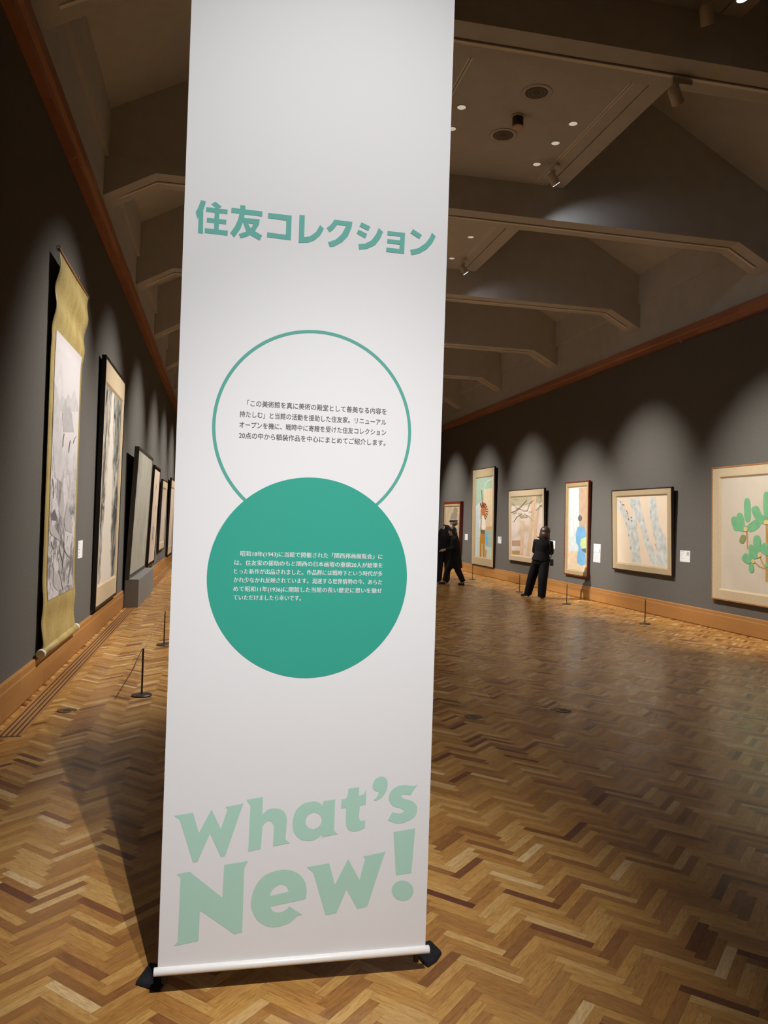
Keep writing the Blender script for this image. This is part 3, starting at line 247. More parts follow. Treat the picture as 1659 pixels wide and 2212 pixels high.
class G:
    """tiny math-node builder"""
    def __init__(s, m): s.nt = m.node_tree; s.n = s.nt.nodes; s.l = s.nt.links
    def m(s, op, a, b=None, c=None):
        nd = s.n.new('ShaderNodeMath'); nd.operation = op
        for i, v in enumerate((a, b, c)):
            if v is None: continue
            if isinstance(v, (int, float)): nd.inputs[i].default_value = v
            else: s.l.new(v, nd.inputs[i])
        return nd.outputs[0]
    def xyz(s, x, y, z=0):
        nd = s.n.new('ShaderNodeCombineXYZ')
        for i, v in enumerate((x, y, z)):
            if isinstance(v, (int, float)): nd.inputs[i].default_value = v
            else: s.l.new(v, nd.inputs[i])
        return nd.outputs[0]
    def ramp(s, fac, stops, interp='LINEAR'):
        r = s.n.new('ShaderNodeValToRGB'); r.color_ramp.interpolation = interp
        e = r.color_ramp.elements
        while len(e) < len(stops): e.new(.5)
        for el, (p, c) in zip(e, stops): el.position = p; el.color = (*c, 1)
        s.l.new(fac, r.inputs['Fac']); return r.outputs['Color']
    def mix(s, fac, a, b, mode='MIX'):
        nd = s.n.new('ShaderNodeMix'); nd.data_type = 'RGBA'; nd.blend_type = mode
        for sock, v in ((nd.inputs['Factor'], fac), (nd.inputs['A'], a), (nd.inputs['B'], b)):
            if isinstance(v, (int, float)): sock.default_value = v
            elif isinstance(v, tuple): sock.default_value = (*v, 1)
            else: s.l.new(v, sock)
        return nd.outputs['Result']
    def noise(s, vec, scale, detail=3, rough=.5, dist=0):
        nd = s.n.new('ShaderNodeTexNoise'); nd.inputs['Scale'].default_value = scale; nd.inputs['Detail'].default_value = detail
        nd.inputs['Roughness'].default_value = rough; nd.inputs['Distortion'].default_value = dist
        s.l.new(vec, nd.inputs['Vector']); return nd.outputs['Fac']
    def white(s, vec):
        nd = s.n.new('ShaderNodeTexWhiteNoise'); nd.noise_dimensions = '3D'; s.l.new(vec, nd.inputs['Vector'])
        return nd.outputs['Value']
    def obj(s):
        tc = s.n.new('ShaderNodeTexCoord'); sp = s.n.new('ShaderNodeSeparateXYZ'); s.l.new(tc.outputs['Object'], sp.inputs[0])
        return tc.outputs['Object'], sp.outputs[0], sp.outputs[1], sp.outputs[2]

def new_mat(name, rough=.5, spec=.5):
    m = bpy.data.materials.new(name); m.use_nodes = True
    b = m.node_tree.nodes['Principled BSDF']; b.inputs['Roughness'].default_value = rough; b.inputs['Specular IOR Level'].default_value = spec
    MATS[name] = m
    return m, G(m), b

def parquet():
    m, g, b = new_mat('herringbone_oak', .3, .5)
    W_ = .0421
    _, x, y, _z = g.obj()
    q = 1/math.sqrt(2)/W_
    U = g.m('ADD', g.m('MULTIPLY', g.m('ADD', x, y), q), -2.591/W_)
    V = g.m('ADD', g.m('MULTIPLY', g.m('SUBTRACT', y, x), q), -1.018/W_)
    i = g.m('FLOOR', U); j = g.m('FLOOR', V)
    d = g.m('FLOORED_MODULO', g.m('SUBTRACT', i, j), 12)
    isv = g.m('GREATER_THAN', d, 5.5)
    hi = g.m('SUBTRACT', i, d)                       # start column of a lengthways block
    vj = g.m('SUBTRACT', j, g.m('SUBTRACT', 11, d))  # start row of a crossways block
    def sel(a, c): return g.m('ADD', g.m('MULTIPLY', a, g.m('SUBTRACT', 1, isv)), g.m('MULTIPLY', c, isv))
    ida = sel(hi, i); idb = sel(j, g.m('ADD', vj, .37))
    along = sel(g.m('SUBTRACT', U, hi), g.m('SUBTRACT', V, vj))
    across = sel(g.m('SUBTRACT', V, j), g.m('SUBTRACT', U, i))
    ident = g.xyz(g.m('MULTIPLY', ida, .731), g.m('MULTIPLY', idb, .917), isv)
    rnd = g.white(ident)
    rnd2 = g.white(g.xyz(g.m('MULTIPLY', idb, 1.31), g.m('MULTIPLY', ida, .53), g.m('ADD', isv, 3.3)))
    base = g.ramp(rnd, [(0, (.14, .045, .02)), (.05, (.23, .085, .03)), (.15, (.36, .165, .048)), (.45, (.485, .24, .064)),
                        (.72, (.57, .31, .088)), (.92, (.64, .38, .13)), (1, (.78, .56, .29))])
    grain = g.noise(g.xyz(g.m('ADD', g.m('MULTIPLY', along, .35), g.m('MULTIPLY', rnd, 40)), g.m('MULTIPLY', across, 2.2), g.m('MULTIPLY', rnd2, 30)), 2.2, 5, .6, .6)
    gr = g.ramp(grain, [(.25, (.62, .55, .48)), (.55, (1, 1, 1)), (.8, (1.18, 1.16, 1.1))])
    colr = g.mix(1.0, base, gr, 'MULTIPLY')
    # thin joint lines
    e1 = g.m('MINIMUM', across, g.m('SUBTRACT', 1, across)); e2 = g.m('MINIMUM', along, g.m('SUBTRACT', 6, along))
    edge = g.m('LESS_THAN', g.m('MINIMUM', e1, e2), .018)
    colr = g.mix(g.m('MULTIPLY', edge, .45), colr, (.06, .03, .012))
    g.l.new(colr, b.inputs['Base Color'])
    rr = g.m('ADD', .25, g.m('MULTIPLY', rnd2, .08)); g.l.new(rr, b.inputs['Roughness'])
    return m

def planks(name, c0, c1, plen=1.7, ph=.12, rough=.4, axis='y', joint=.5):
    """long horizontal boards (skirting, rails)"""
    m, g, b = new_mat(name, rough)
    _, x, y, z = g.obj()
    a = y if axis == 'y' else x
    row = g.m('FLOOR', g.m('DIVIDE', z, ph))
    s = g.m('ADD', g.m('DIVIDE', a, plen), g.m('MULTIPLY', row, .43)); cell = g.m('FLOOR', s)
    rnd = g.white(g.xyz(cell, row, .5))
    gr = g.noise(g.xyz(g.m('MULTIPLY', a, 1.6), g.m('MULTIPLY', z, 30), rnd), 1.5, 4, .6)
    t = g.m('ADD', g.m('MULTIPLY', rnd, .6), g.m('MULTIPLY', gr, .4))
    g.l.new(g.ramp(t, [(.1, c0), (.85, c1)]), b.inputs['Base Color'])
    return m

def ink(name, paper, dark, scale, sx, sz, lo, hi, dist=1.0, detail=8, center=None):
    """brush-painted paper: wash of ink on a pale ground; center=(x half width) keeps a pale central band"""
    m, g, b = new_mat(name, .8, .2)
    _, x, y, z = g.obj()
    n = g.noise(g.xyz(g.m('MULTIPLY', x, sx), 0, g.m('MULTIPLY', z, sz)), scale, detail, .62, dist)
    if center:
        wob = g.m('MULTIPLY', g.m('SUBTRACT', g.noise(g.xyz(0, 0, z), 4, 4), .5), .35)
        k = g.m('DIVIDE', g.m('ABSOLUTE', g.m('ADD', x, g.m('ADD', wob, center[1]))), center[0])
        n = g.m('ADD', n, g.m('MULTIPLY', g.m('SUBTRACT', 1, g.m('MINIMUM', k, 1.15)), .5))
    mid = tuple((p+d_)/2 for p, d_ in zip(paper, dark))
    g.l.new(g.ramp(n, [(lo, dark), ((lo+hi)/2, mid), (hi, paper)]), b.inputs['Base Color'])
    return m

def link(o, parent=None):
    COL.objects.link(o)
    if parent: o.parent = parent
    return o
def from_bm(name, bm, ms, parent=None, smooth=False):
    bmesh.ops.recalc_face_normals(bm, faces=bm.faces)
    me = bpy.data.meshes.new(name); bm.to_mesh(me); bm.free()
    for m_ in (ms if isinstance(ms, (list, tuple)) else [ms]): me.materials.append(m_)
    if smooth:
        for p in me.polygons: p.use_smooth = True
    return link(bpy.data.objects.new(name, me), parent)
def box(bm, c, s, rot=None, mi=0):
    r = bmesh.ops.create_cube(bm, size=1)
    M = Matrix.Translation(c) @ (rot.to_4x4() if rot else Matrix.Identity(4)) @ Matrix.Diagonal((*s, 1))
    bmesh.ops.transform(bm, matrix=M, verts=r['verts'])
    for v in r['verts']:
        for f in v.link_faces: f.material_index = mi
    return r['verts']
def bbox(bm, x0, x1, y0, y1, z0, z1, mi=0):
    return box(bm, ((x0+x1)/2, (y0+y1)/2, (z0+z1)/2), (abs(x1-x0), abs(y1-y0), abs(z1-z0)), None, mi)
def cyl(bm, p0, p1, r0, r1=None, n=20, caps=True):
    r1 = r0 if r1 is None else r1
    p0, p1 = Vector(p0), Vector(p1); d = p1-p0
    q = d.to_track_quat('Z', 'Y').to_matrix().to_4x4()
    r = bmesh.ops.create_cone(bm, cap_ends=caps, segments=n, radius1=r0, radius2=r1, depth=d.length)
    bmesh.ops.transform(bm, matrix=Matrix.Translation((p0+p1)/2) @ q, verts=r['verts'])
    return r['verts']
def lathe(bm, prof, axis_o=(0, 0, 0), n=28):
    rings = []
    for r, z in prof:
        rings.append([bm.verts.new((axis_o[0]+r*math.cos(2*math.pi*k/n), axis_o[1]+r*math.sin(2*math.pi*k/n), axis_o[2]+z)) for k in range(n)])
    for a, c in zip(rings, rings[1:]):
        for k in range(n): bm.faces.new((a[k], a[(k+1) % n], c[(k+1) % n], c[k]))
    if prof[0][0] > 1e-6: bm.faces.new(rings[0][::-1])
    if prof[-1][0] > 1e-6: bm.faces.new(rings[-1])
def prism(bm, poly, y0, y1, mi=0):
    a = [bm.verts.new((p[0], y0, p[1])) for p in poly]; c = [bm.verts.new((p[0], y1, p[1])) for p in poly]
    fs = [bm.faces.new(a), bm.faces.new(c[::-1])]
    n = len(poly)
    for k in range(n): fs.append(bm.faces.new((a[k], c[k], c[(k+1) % n], a[(k+1) % n])))
    for f in fs: f.material_index = mi
def tube(bm, pts, r, n=8):
    pts = [Vector(p) for p in pts]; rings = []
    for i, p in enumerate(pts):
        d = (pts[min(i+1, len(pts)-1)]-pts[max(i-1, 0)]).normalized()
        q = d.to_track_quat('Z', 'Y')
        rings.append([bm.verts.new(p+q @ Vector((r*math.cos(2*math.pi*k/n), r*math.sin(2*math.pi*k/n), 0))) for k in range(n)])
    for a, c in zip(rings, rings[1:]):
        for k in range(n): bm.faces.new((a[k], a[(k+1) % n], c[(k+1) % n], c[k]))
    bm.faces.new(rings[0][::-1]); bm.faces.new(rings[-1])
def flat(bm, loops, y, mi=0):
    """filled outline(s) in the local XZ plane facing -Y"""
    vs = [[Vector((p[0], p[1], 0)) for p in lp] for lp in loops]
    allv = [v for lp in vs for v in lp]
    bv = [bm.verts.new((v.x, y, v.y)) for v in allv]
    for t in geometry.tessellate_polygon(vs):
        try: f = bm.faces.new([bv[k] for k in t]); f.material_index = mi
        except ValueError: pass
def bevel(o, w=.004, seg=2):
    md = o.modifiers.new('bevel', 'BEVEL'); md.width = w; md.segments = seg; md.limit_method = 'ANGLE'
    return o

def tag(o, label, cat, group=None):
    o['label'] = label; o['category'] = cat
    if group: o['group'] = group
    return o
def thing(name, label, cat, loc=(0, 0, 0), rot=(0, 0, 0), group=None):
    o = bpy.data.objects.new(name, None); o.empty_display_size = .1; COL.objects.link(o)
    o.location = loc; o.rotation_euler = rot
    return tag(o, label, cat, group)
def struct(o): o['kind'] = 'structure'; return o

# ------------------------------------------------------------------ materials
M_floor = parquet()
M_wall = mat('charcoal_wall_cloth', (.130, .122, .111), .95, spec=.15, noise=.10, nscale=60, bump=.15, bscale=500)
M_plaster = mat('beige_plaster', (.56, .55, .535), .9, spec=.2, noise=.04, nscale=4)
M_rail = planks('red_brown_rail_wood', (.30, .12, .07), (.42, .18, .10), 2.6, .11, .35)
M_skirt = planks('honey_skirting_wood', (.33, .15, .045), (.45, .22, .07), 1.9, .145, .38)
M_white_sheet = mat('white_banner_sheet', (.80, .80, .815), .55, spec=.3)
M_bar = mat('white_plastic_bar', (.86, .85, .83), .3)
M_black = mat('black_metal', (.012, .012, .013), .45)
M_blackcloth = mat('black_weight_cloth', (.016, .016, .019), .9, spec=.2, noise=.2, nscale=80)
M_track = mat('track_white', (.85, .82, .77), .5)
M_slot_shadow = mat('track_slot_shadow', (.2, .17, .14), .6)
M_gap = mat('dark_gap', (.02, .017, .014), .8)
M_fix = mat('fixture_offwhite', (.60, .54, .46), .45)
M_lens = mat('lamp_lens', (.85, .93, 1.0), .2, emit=3)
M_dull_lens = mat('dull_diffuser', (.72, .66, .56), .3, emit=.6)
M_post = mat('dark_steel_post', (.11, .095, .085), .35, metal=.6)
M_cord = mat('tan_cord', (.42, .30, .17), .7)
M_paper = mat('label_white', (.82, .82, .83), .6)
M_print = mat('print_grey', (.16, .16, .165), .7)

# ------------------------------------------------------------------ room shell
bm = bmesh.new(); bbox(bm, XL-.3, XR+.3, Y0-.2, Y1+.2, -.2, 0); struct(from_bm('floor', bm, M_floor))
bm = bmesh.new(); bbox(bm, XL-.25, XL, Y0, Y1, 0, RAIL+.1); struct(from_bm('wall_left', bm, M_wall))
bm = bmesh.new(); bbox(bm, XR, XR+.25, Y0, Y1, 0, RAIL+.1); struct(from_bm('wall_right', bm, M_wall))
bm = bmesh.new(); bbox(bm, XL-.25, XR+.25, Y1, Y1+.25, 0, 9.6); struct(from_bm('wall_back', bm, M_wall))
bm = bmesh.new(); bbox(bm, XL-.25, XR+.25, Y0-.25, Y0, 0, 9.6); struct(from_bm('wall_front', bm, M_wall))
RIDGE = SPRING+.54*(XC-XL)
for side, xs, sg in (('left', XL, 1), ('right', XR, -1)):
    bm = bmesh.new()       # plaster band above the rail, its upper part stepping out a little
    bbox(bm, xs-sg*.25, xs, Y0, Y1, RAIL+.1, SPRING+.2)
    bbox(bm, xs, xs+sg*.055, Y0, Y1, 6.05, SPRING+.03)
    struct(from_bm('trim_1' if side == 'left' else 'trim_2', bm, M_plaster))
    bm = bmesh.new()       # wooden picture rail
    prism(bm, [(xs-sg*.01, RAIL), (xs+sg*.085, RAIL), (xs+sg*.085, RAIL+.07), (xs+sg*.12, RAIL+.09), (xs+sg*.12, RAIL+.2), (xs-sg*.01, RAIL+.2)], Y0, Y1)
    struct(from_bm('trim_3' if side == 'left' else 'trim_4', bm, M_rail))
    bm = bmesh.new()       # skirting
    prism(bm, [(xs-sg*.01, -.02), (xs+sg*.022, -.02), (xs+sg*.022, .012), (xs+sg*.034, .014), (xs+sg*.034, .222), (xs+sg*.026, .232), (xs+sg*.026, .280), (xs+sg*.016, .292), (xs-sg*.01, .292)], Y0, Y1)
    struct(from_bm('baseboard_'+side, bm, M_skirt))
bm = bmesh.new()           # pitched ceiling
for xs, sg in ((XL, 1), (XR, -1)):
    prism(bm, [(xs-sg*.3, SPRING-.16), (XC, RIDGE), (XC, RIDGE+.25), (xs-sg*.3, SPRING+.1)], Y0-.2, Y1+.2)
struct(from_bm('ceiling', bm, M_plaster))
tn = 5
for y in BEAM_Y:
    bm = bmesh.new()
    prism(bm, [(XL, 5.56), (-.93, SOFFIT), (7.43, SOFFIT), (XR, 5.58), (XR, SPRING), (XC, RIDGE), (XL, SPRING)], y, y+BEAM_T)
    struct(from_bm('trim_%d' % tn, bm, M_plaster)); tn += 1
PX0, PX1 = 1.9, 4.6
for a, c in zip(BEAM_Y, BEAM_Y[1:]):     # dropped ceiling panels between the beams, each with two slots
    bm = bmesh.new(); y0, y1 = a+BEAM_T, c
    for x0, x1 in ((PX0, 2.12), (2.14, 4.36), (4.38, PX1)): bbox(bm, x0, x1, y0, y1, PANEL_Z, PANEL_Z+.07)
    for x0 in (2.10, 4.34): bbox(bm, x0, x0+.06, y0, y0+.7, PANEL_Z+.002, PANEL_Z+.06)
    bbox(bm, PX0+.02, PX1-.02, y0, y1, PANEL_Z+.07, PANEL_Z+.12)
    struct(from_bm('trim_%d' % tn, bm, M_plaster)); tn += 1
bm = bmesh.new()           # slotted air grille let into the floor along the left wall
for k in range(5): bbox(bm, XL+.075+k*.036, XL+.075+k*.036+.022, 5.93, 27.5, -.01, .006)
bbox(bm, XL+.07, XL+.24, 5.92, 27.5, -.02, .001, 1)
struct(from_bm('trim_%d' % tn, bm, [M_skirt, M_gap]))

# ------------------------------------------------------------------ banner
BX0, BX1 = -.1475, .762
ban = thing('banner_stand', 'tall white banner with two green circles and green lettering, standing in the foreground', 'banner', (0, BY, 0))
bm = bmesh.new(); bbox(bm, BX0, BX1, -.001, .001, .10, 4.25); from_bm('banner_sheet', bm, M_white_sheet, ban)
bm = bmesh.new()
cyl(bm, (BX0-.013, -.002, .0945), (BX1+.014, -.002, .0945), .0135, n=24)
bevel(from_bm('bottom_bar', bm, M_bar, ban, True), .002)['label'] = 'white round bottom bar'
bm = bmesh.new(); cyl(bm, (BX0-.013, 0, 4.25), (BX1+.014, 0, 4.25), .0135, n=24); from_bm('top_bar', bm, M_bar, ban, True)
for sx in (BX0+.02, BX1-.02):
    bm = bmesh.new(); cyl(bm, (sx, .045, .03), (sx, .045, 4.27), .010, n=12); cyl(bm, (sx, .045, 4.25), (sx, 0, 4.25), .006, n=8)
    from_bm('pole', bm, M_black, ban, True)
FEET = [[(-.226, 2.775), (-.141, 2.718), (-.128, 2.765), (-.13, 2.86), (-.188, 2.89)],
        [(.775, 2.75), (.788, 2.722), (.83, 2.755), (.862, 2.80), (.84, 2.885), (.75, 2.86)]]
for k, f in enumerate(FEET):
    bm = bmesh.new()
    cxy = (sum(p[0] for p in f)/len(f), sum(p[1] for p in f)/len(f)-.0)
    lo = [bm.verts.new((p[0], p[1]-BY, .002)) for p in f]; hi = [bm.verts.new((cxy[0]+(p[0]-cxy[0])*.93, cxy[1]+(p[1]-cxy[1])*.93-BY, .016)) for p in f]
    n = len(f); bm.faces.new(lo[::-1]); top = bm.verts.new((cxy[0], cxy[1]-BY, .034))
    for q in range(n):
        bm.faces.new((lo[q], lo[(q+1) % n], hi[(q+1) % n], hi[q])); bm.faces.new((hi[q], hi[(q+1) % n], top))
    ft = from_bm('foot_weight', bm, M_blackcloth, ban); bevel(ft, .004)
    ft['label'] = 'black cloth foot weight'
def inkmat(name, srgb): return mat(name, tuple(c/.92 for c in lin(srgb)), .55, spec=.3)
M_title = inkmat('print_teal', (98, 172, 161)); M_ring = inkmat('print_ring_green', (88, 162, 148)); M_disc = inkmat('print_disc_green', (52, 157, 138))
M_slogan = inkmat('print_pale_green', (170, 208, 193)); M_text = inkmat('print_dark_grey', (88, 82, 80)); M_wtext = mat('print_white', (.82, .82, .82), .55)
bm = bmesh.new()
for n_, p in enumerate(TITLE): flat(bm, [p], -.0014-.00004*n_)
from_bm('title_lettering', bm, M_title, ban)
bm = bmesh.new()
for p in SLOGAN_GROUPS: flat(bm, p, -.0016)
from_bm('slogan_lettering', bm, M_slogan, ban)
def circ(cx, cz, r, n=128): return [(cx+r*math.cos(2*math.pi*k/n), cz+r*math.sin(2*math.pi*k/n)) for k in range(n)]
bm = bmesh.new(); flat(bm, [circ(.3092, 1.9045, .3425), circ(.3092, 1.9045, .3315)], -.0014); from_bm('circle_outline', bm, M_ring, ban)
bm = bmesh.new(); flat(bm, [circ(.3098, 1.397, .3432)], -.0018); from_bm('green_disc', bm, M_disc, ban)
def text_line(bm, s, x0, x1, zc, em, y, off=0.0):
    cu = bpy.data.curves.new('tmp_text', 'FONT'); cu.body = s; cu.size = 1; cu.fill_mode = 'FRONT'; cu.offset = off
    o = bpy.data.objects.new('tmp_text', cu); COL.objects.link(o)
    dg = bpy.context.evaluated_depsgraph_get(); me = bpy.data.meshes.new_from_object(o.evaluated_get(dg))
    xs = [v.co.x for v in me.vertices]; a, c = min(xs), max(xs); k = (x1-x0)/(c-a)
    base = len(bm.verts); vs = [bm.verts.new((x0+(v.co.x-a)*k, y, zc+(v.co.y-.36)*em)) for v in me.vertices]
    for p in me.polygons:
        try: bm.faces.new([vs[q] for q in p.vertices])
        except ValueError: pass
    bpy.data.objects.remove(o); bpy.data.curves.remove(cu); bpy.data.meshes.remove(me)
bm = bmesh.new()
for s, x0, x1, z in (('「この美術館を真に美術の殿堂として善美なる内容を', .0803, .5604, 1.9815), ('持たしむ」と当館の活動を援助した住友家。リニューアル', .0560, .5602, 1.9437),
                     ('オープンを機に、戦時中に寄贈を受けた住友コレクション', .0563, .5614, 1.908), ('20点の中から額装作品を中心にまとめてご紹介します。', .0562, .5603, 1.8718)):
    text_line(bm, s, x0, x1, z, .0228, -.0016); text_line(bm, s, x0+.0004, x1+.0004, z, .0228, -.00166)
from_bm('upper_paragraph', bm, M_text, ban)
bm = bmesh.new()
for s, x0, x1, z in (('昭和18年(1943)に当館で開催された「関西邦画展覧会」に', .0738, .5627, 1.4737), ('は、住友家の援助のもと関西の日本画壇の重鎮20人が絵筆を', .0558, .5637, 1.4432),
                     ('とった新作が出品されました。作品群には戦時下という時代が多', .0546, .5638, 1.4142), ('かれ少なかれ反映されています。混迷する世界情勢の今、あらた', .0547, .5638, 1.3851),
                     ('めて昭和11年(1936)に開館した当館の長い歴史に思いを馳せ', .0548, .5635, 1.355), ('ていただけましたら幸いです。', .0558, .2827, 1.326)):
    text_line(bm, s, x0, x1, z, .0195, -.0024); text_line(bm, s, x0+.0004, x1+.0004, z+.0001, .0195, -.00246)
from_bm('lower_paragraph', bm, M_wtext, ban)

# ------------------------------------------------------------------ paintings
ART_COL = {'bark': (206, 211, 208), 'bark_spot': (168, 180, 186), 'red_leaf': (170, 70, 60), 'pine_green': (122, 184, 138), 'olive': (140, 150, 105), 'stem': (186, 150, 92),
           'stem_tip': (222, 200, 140), 'mist': (190, 180, 150), 'haze_band': (190, 160, 130), 'ochre': (185, 150, 95), 'trunk_pale': (226, 194, 160), 'foliage': (190, 182, 150), 'olive_pale': (170, 168, 130),
           'branch': (122, 112, 88), 'pale_blue': (214, 224, 226), 'sand': (196, 168, 142), 'cream': (224, 200, 170), 'robe_blue': (122, 178, 220), 'sash_green': (198, 218, 160),
           'ink_dark': (112, 108, 110), 'ink_mid': (184, 180, 182), 'ink_faint': (200, 196, 198), 'mint': (164, 188, 168), 'sky_pale': (196, 208, 208), 'peach': (216, 196, 164),
           'peach_warm': (214, 158, 106), 'mint_light': (190, 210, 190), 'vermilion': (210, 110, 84), 'white_paint': (236, 226, 214), 'brown_paint': (118, 96, 74),
           'gold_paint': (184, 130, 40), 'rust_orange': (186, 112, 58), 'rust': (134, 62, 44), 'mist_dark': (150, 136, 110), 'black_ink': (40, 38, 38)}
for k, v in (('ink_dark_solid', (44, 46, 44)),): ART_COL[k] = v
def art_mat(k): return mat('paint_'+k, tuple(c*.95 for c in lin(ART_COL[k])), .75, spec=.2, noise=.2 if k == 'bark' else .09, nscale=9)
def painted(parent, x0, x1, z0, z1, y, ground, shapes=()):
    """one picture: a painted panel and the painted shapes on it, one mesh"""
    bm = bmesh.new(); ms = [ground]; idx = {}
    bbox(bm, x0, x1, y, y+.006, z0, z1)
    for n, (c, pts) in enumerate(shapes):
        if c not in idx: idx[c] = len(ms); ms.append(art_mat(c))
        q = [(min(max(p[0], x0+.002), x1-.002), min(max(p[1], z0+.002), z1-.002)) for p in pts]
        flat(bm, [q], y-.0006-.00025*n, idx[c])
    o = from_bm('painting', bm, ms, parent); return o
def frame_mesh(bm, x0, x1, z0, z1, w, y0, y1, wz=None):
    wz = wz or w
    bbox(bm, x0, x0+w, y0, y1, z0, z1); bbox(bm, x1-w, x1, y0, y1, z0, z1)
    bbox(bm, x0+w, x1-w, y0, y1, z0, z0+wz); bbox(bm, x0+w, x1-w, y0, y1, z1-wz, z1)
def mount_mesh(bm, xo0, xo1, zo0, zo1, xi0, xi1, zi0, zi1, yo, yi, lip=.03):
    """flat passe-partout with an inner lip sloping back to the picture"""
    o = [(xo0, zo0), (xo1, zo0), (xo1, zo1), (xo0, zo1)]; i = [(xi0-lip, zi0-lip), (xi1+lip, zi0-lip), (xi1+lip, zi1+lip), (xi0-lip, zi1+lip)]
    k = [(xi0, zi0), (xi1, zi0), (xi1, zi1), (xi0, zi1)]
    A = [bm.verts.new((p[0], yo, p[1])) for p in o]; Bv = [bm.verts.new((p[0], yo, p[1])) for p in i]; Cv = [bm.verts.new((p[0], yi, p[1])) for p in k]
    for q in range(4):
        bm.faces.new((A[q], A[(q+1) % 4], Bv[(q+1) % 4], Bv[q])); bm.faces.new((Bv[q], Bv[(q+1) % 4], Cv[(q+1) % 4], Cv[q]))
def framed(label, side, yc, w, zb, h, tilt, fw, fmat, border, mmat, ground, shapes=(), depth=.055, xfront=.06, cat='painting', name='framed_painting', group=None):
    """border = (left, right, bottom, top) width of the mount"""
    rz = -math.pi/2 if side == 'R' else math.pi/2
    x = XR-xfront if side == 'R' else XL+xfront
    t = thing(name, label, cat, (x, yc, zb), (tilt, 0, rz), group)
    bm = bmesh.new(); frame_mesh(bm, -w/2, w/2, 0, h, fw, 0, depth); bbox(bm, -w/2+fw, w/2-fw, depth-.012, depth-.004, fw, h-fw)
    bevel(from_bm('frame', bm, fmat, t), .003)
    l, r, b_, tp = border
    xi0, xi1, zi0, zi1 = -w/2+fw+l, w/2-fw-r, fw+b_, h-fw-tp
    if mmat:
        bm = bmesh.new(); mount_mesh(bm, -w/2+fw, w/2-fw, fw, h-fw, xi0, xi1, zi0, zi1, .006, .026, min(.03, min(border)*.3))
        from_bm('mount', bm, mmat, t)
    painted(t, xi0, xi1, zi0, zi1, .027 if mmat else .008, ground, shapes)
    return t
M_fr_dark = mat('dark_frame_wood', (.035, .020, .014), .4); M_fr_red = mat('red_frame_wood', (.17, .03, .016), .4, noise=.2, nscale=12)
M_fr_black = mat('black_lacquer_frame', (.010, .009, .009), .35); M_fr_light = mat('amber_frame_wood', (.36, .17, .06), .45, noise=.15, nscale=15)
M_mount = mat('beige_silk_mount', (.44, .345, .215), .8, spec=.2, noise=.06, nscale=40); M_mount2 = mat('pale_silk_mount', (.56, .45, .30), .8, spec=.2, noise=.05, nscale=30)
M_mount3 = mat('gold_silk_mount', (.40, .31, .16), .7, noise=.12, nscale=50)
M_peach = mat('peach_ground', (.78, .65, .50), .8, noise=.03, nscale=3); M_greige = mat('greige_ground', (.60, .535, .435), .8, noise=.04, nscale=3)
M_grove = ink('misty_grove_ground', (.80, .69, .62), (.50, .40, .29), 1.1, .5, 1.5, .30, .56, .3, 2)
M_rays = ink('mottled_mint_ground', (.66, .60, .46), (.40, .52, .44), 1.3, 1.2, .8, .3, .68, .8, 4)
M_dim = ink('dim_tan_ground', (.52, .42, .29), (.40, .31, .2), 2, 1, 1, .3, .6, .5, 4)
framed('wide framed painting of green pine tufts on grey, cut by the right edge', 'R', 10.25, 2.61, .49, 2.16, .026, .022, M_fr_light, (.20, .20, .17, .17), M_mount2, M_greige, ART_PINE)
framed('framed painting of pale blue tree trunks on a peach ground', 'R', 13.806, 2.20, .755, 1.625, .039, .022, M_fr_dark, (.16, .16, .13, .13), M_mount, M_peach, ART_TRUNKS)
framed('narrow red framed painting of a blue robe shape on pale panels', 'R', 16.604, 1.207, .48, 2.16, .014, .03, M_fr_red, (.105, .09, .105, .105), M_mount3, art_mat('cream'), ART_PANELS)
framed('framed painting of pale misty pine trunks, behind the woman in black', 'R', 19.602, 2.49, .605, 1.95, .032, .018, M_fr_dark, (.16, .13, .15, .18), M_mount2, M_grove, ART_GROVE)
framed('tall framed painting with red-brown rays above ochre legs', 'R', 23.098, 2.065, .30, 3.02, .016, .018, M_fr_dark, (.30, .16, .25, .27), M_mount, M_rays, ART_RAYS)
framed('dim tan painting in a thick red-brown frame, behind the couple', 'R', 26.33, 2.02, .634, 1.71, .0, .085, M_fr_red, (.09, .03, .05, .08), M_mount3, M_dim, ART_DIM, depth=.10, xfront=.105)
M_fall, g, bp = new_mat('waterfall_ink', .8, .2); _, x, y, z = g.obj()
rock = g.noise(g.xyz(g.m('MULTIPLY', x, 1.5), 0, g.m('MULTIPLY', z, .7)), 2.4, 9, .66, 1.3)
wob = g.m('MULTIPLY', g.m('SUBTRACT', g.noise(g.xyz(0, 0, z), 3.5, 5), .5), .45)
halfw = g.m('ADD', .07, g.m('MULTIPLY', g.m('MAXIMUM', g.m('SUBTRACT', 2.7, z), 0), .17))
k = g.m('SUBTRACT', g.m('ABSOLUTE', g.m('ADD', g.m('ADD', x, .08), wob)), halfw)
edge = g.m('MAXIMUM', g.m('MINIMUM', g.m('MULTIPLY', k, 9), 1), 0)
amt = g.m('MULTIPLY', edge, g.m('MINIMUM', g.m('MAXIMUM', g.m('MULTIPLY', g.m('SUBTRACT', .66, rock), 4.2), .08), 1))
g.l.new(g.mix(amt, (.70, .65, .57), (.055, .057, .055)), bp.inputs['Base Color'])
M_grass = ink('grey_green_wash', (.46, .44, .37), (.31, .30, .245), 2.5, 2.0, .8, .3, .7, 1.5, 6)
M_pink = ink('pale_pink_wash', (.66, .54, .43), (.56, .45, .36), 1.2, 1, .7, .3, .65, .5, 3)
M_rose = ink('rose_grey_wash', (.62, .53, .45), (.42, .36, .31), .8, .6, 1.2, .3, .65, .2, 2)
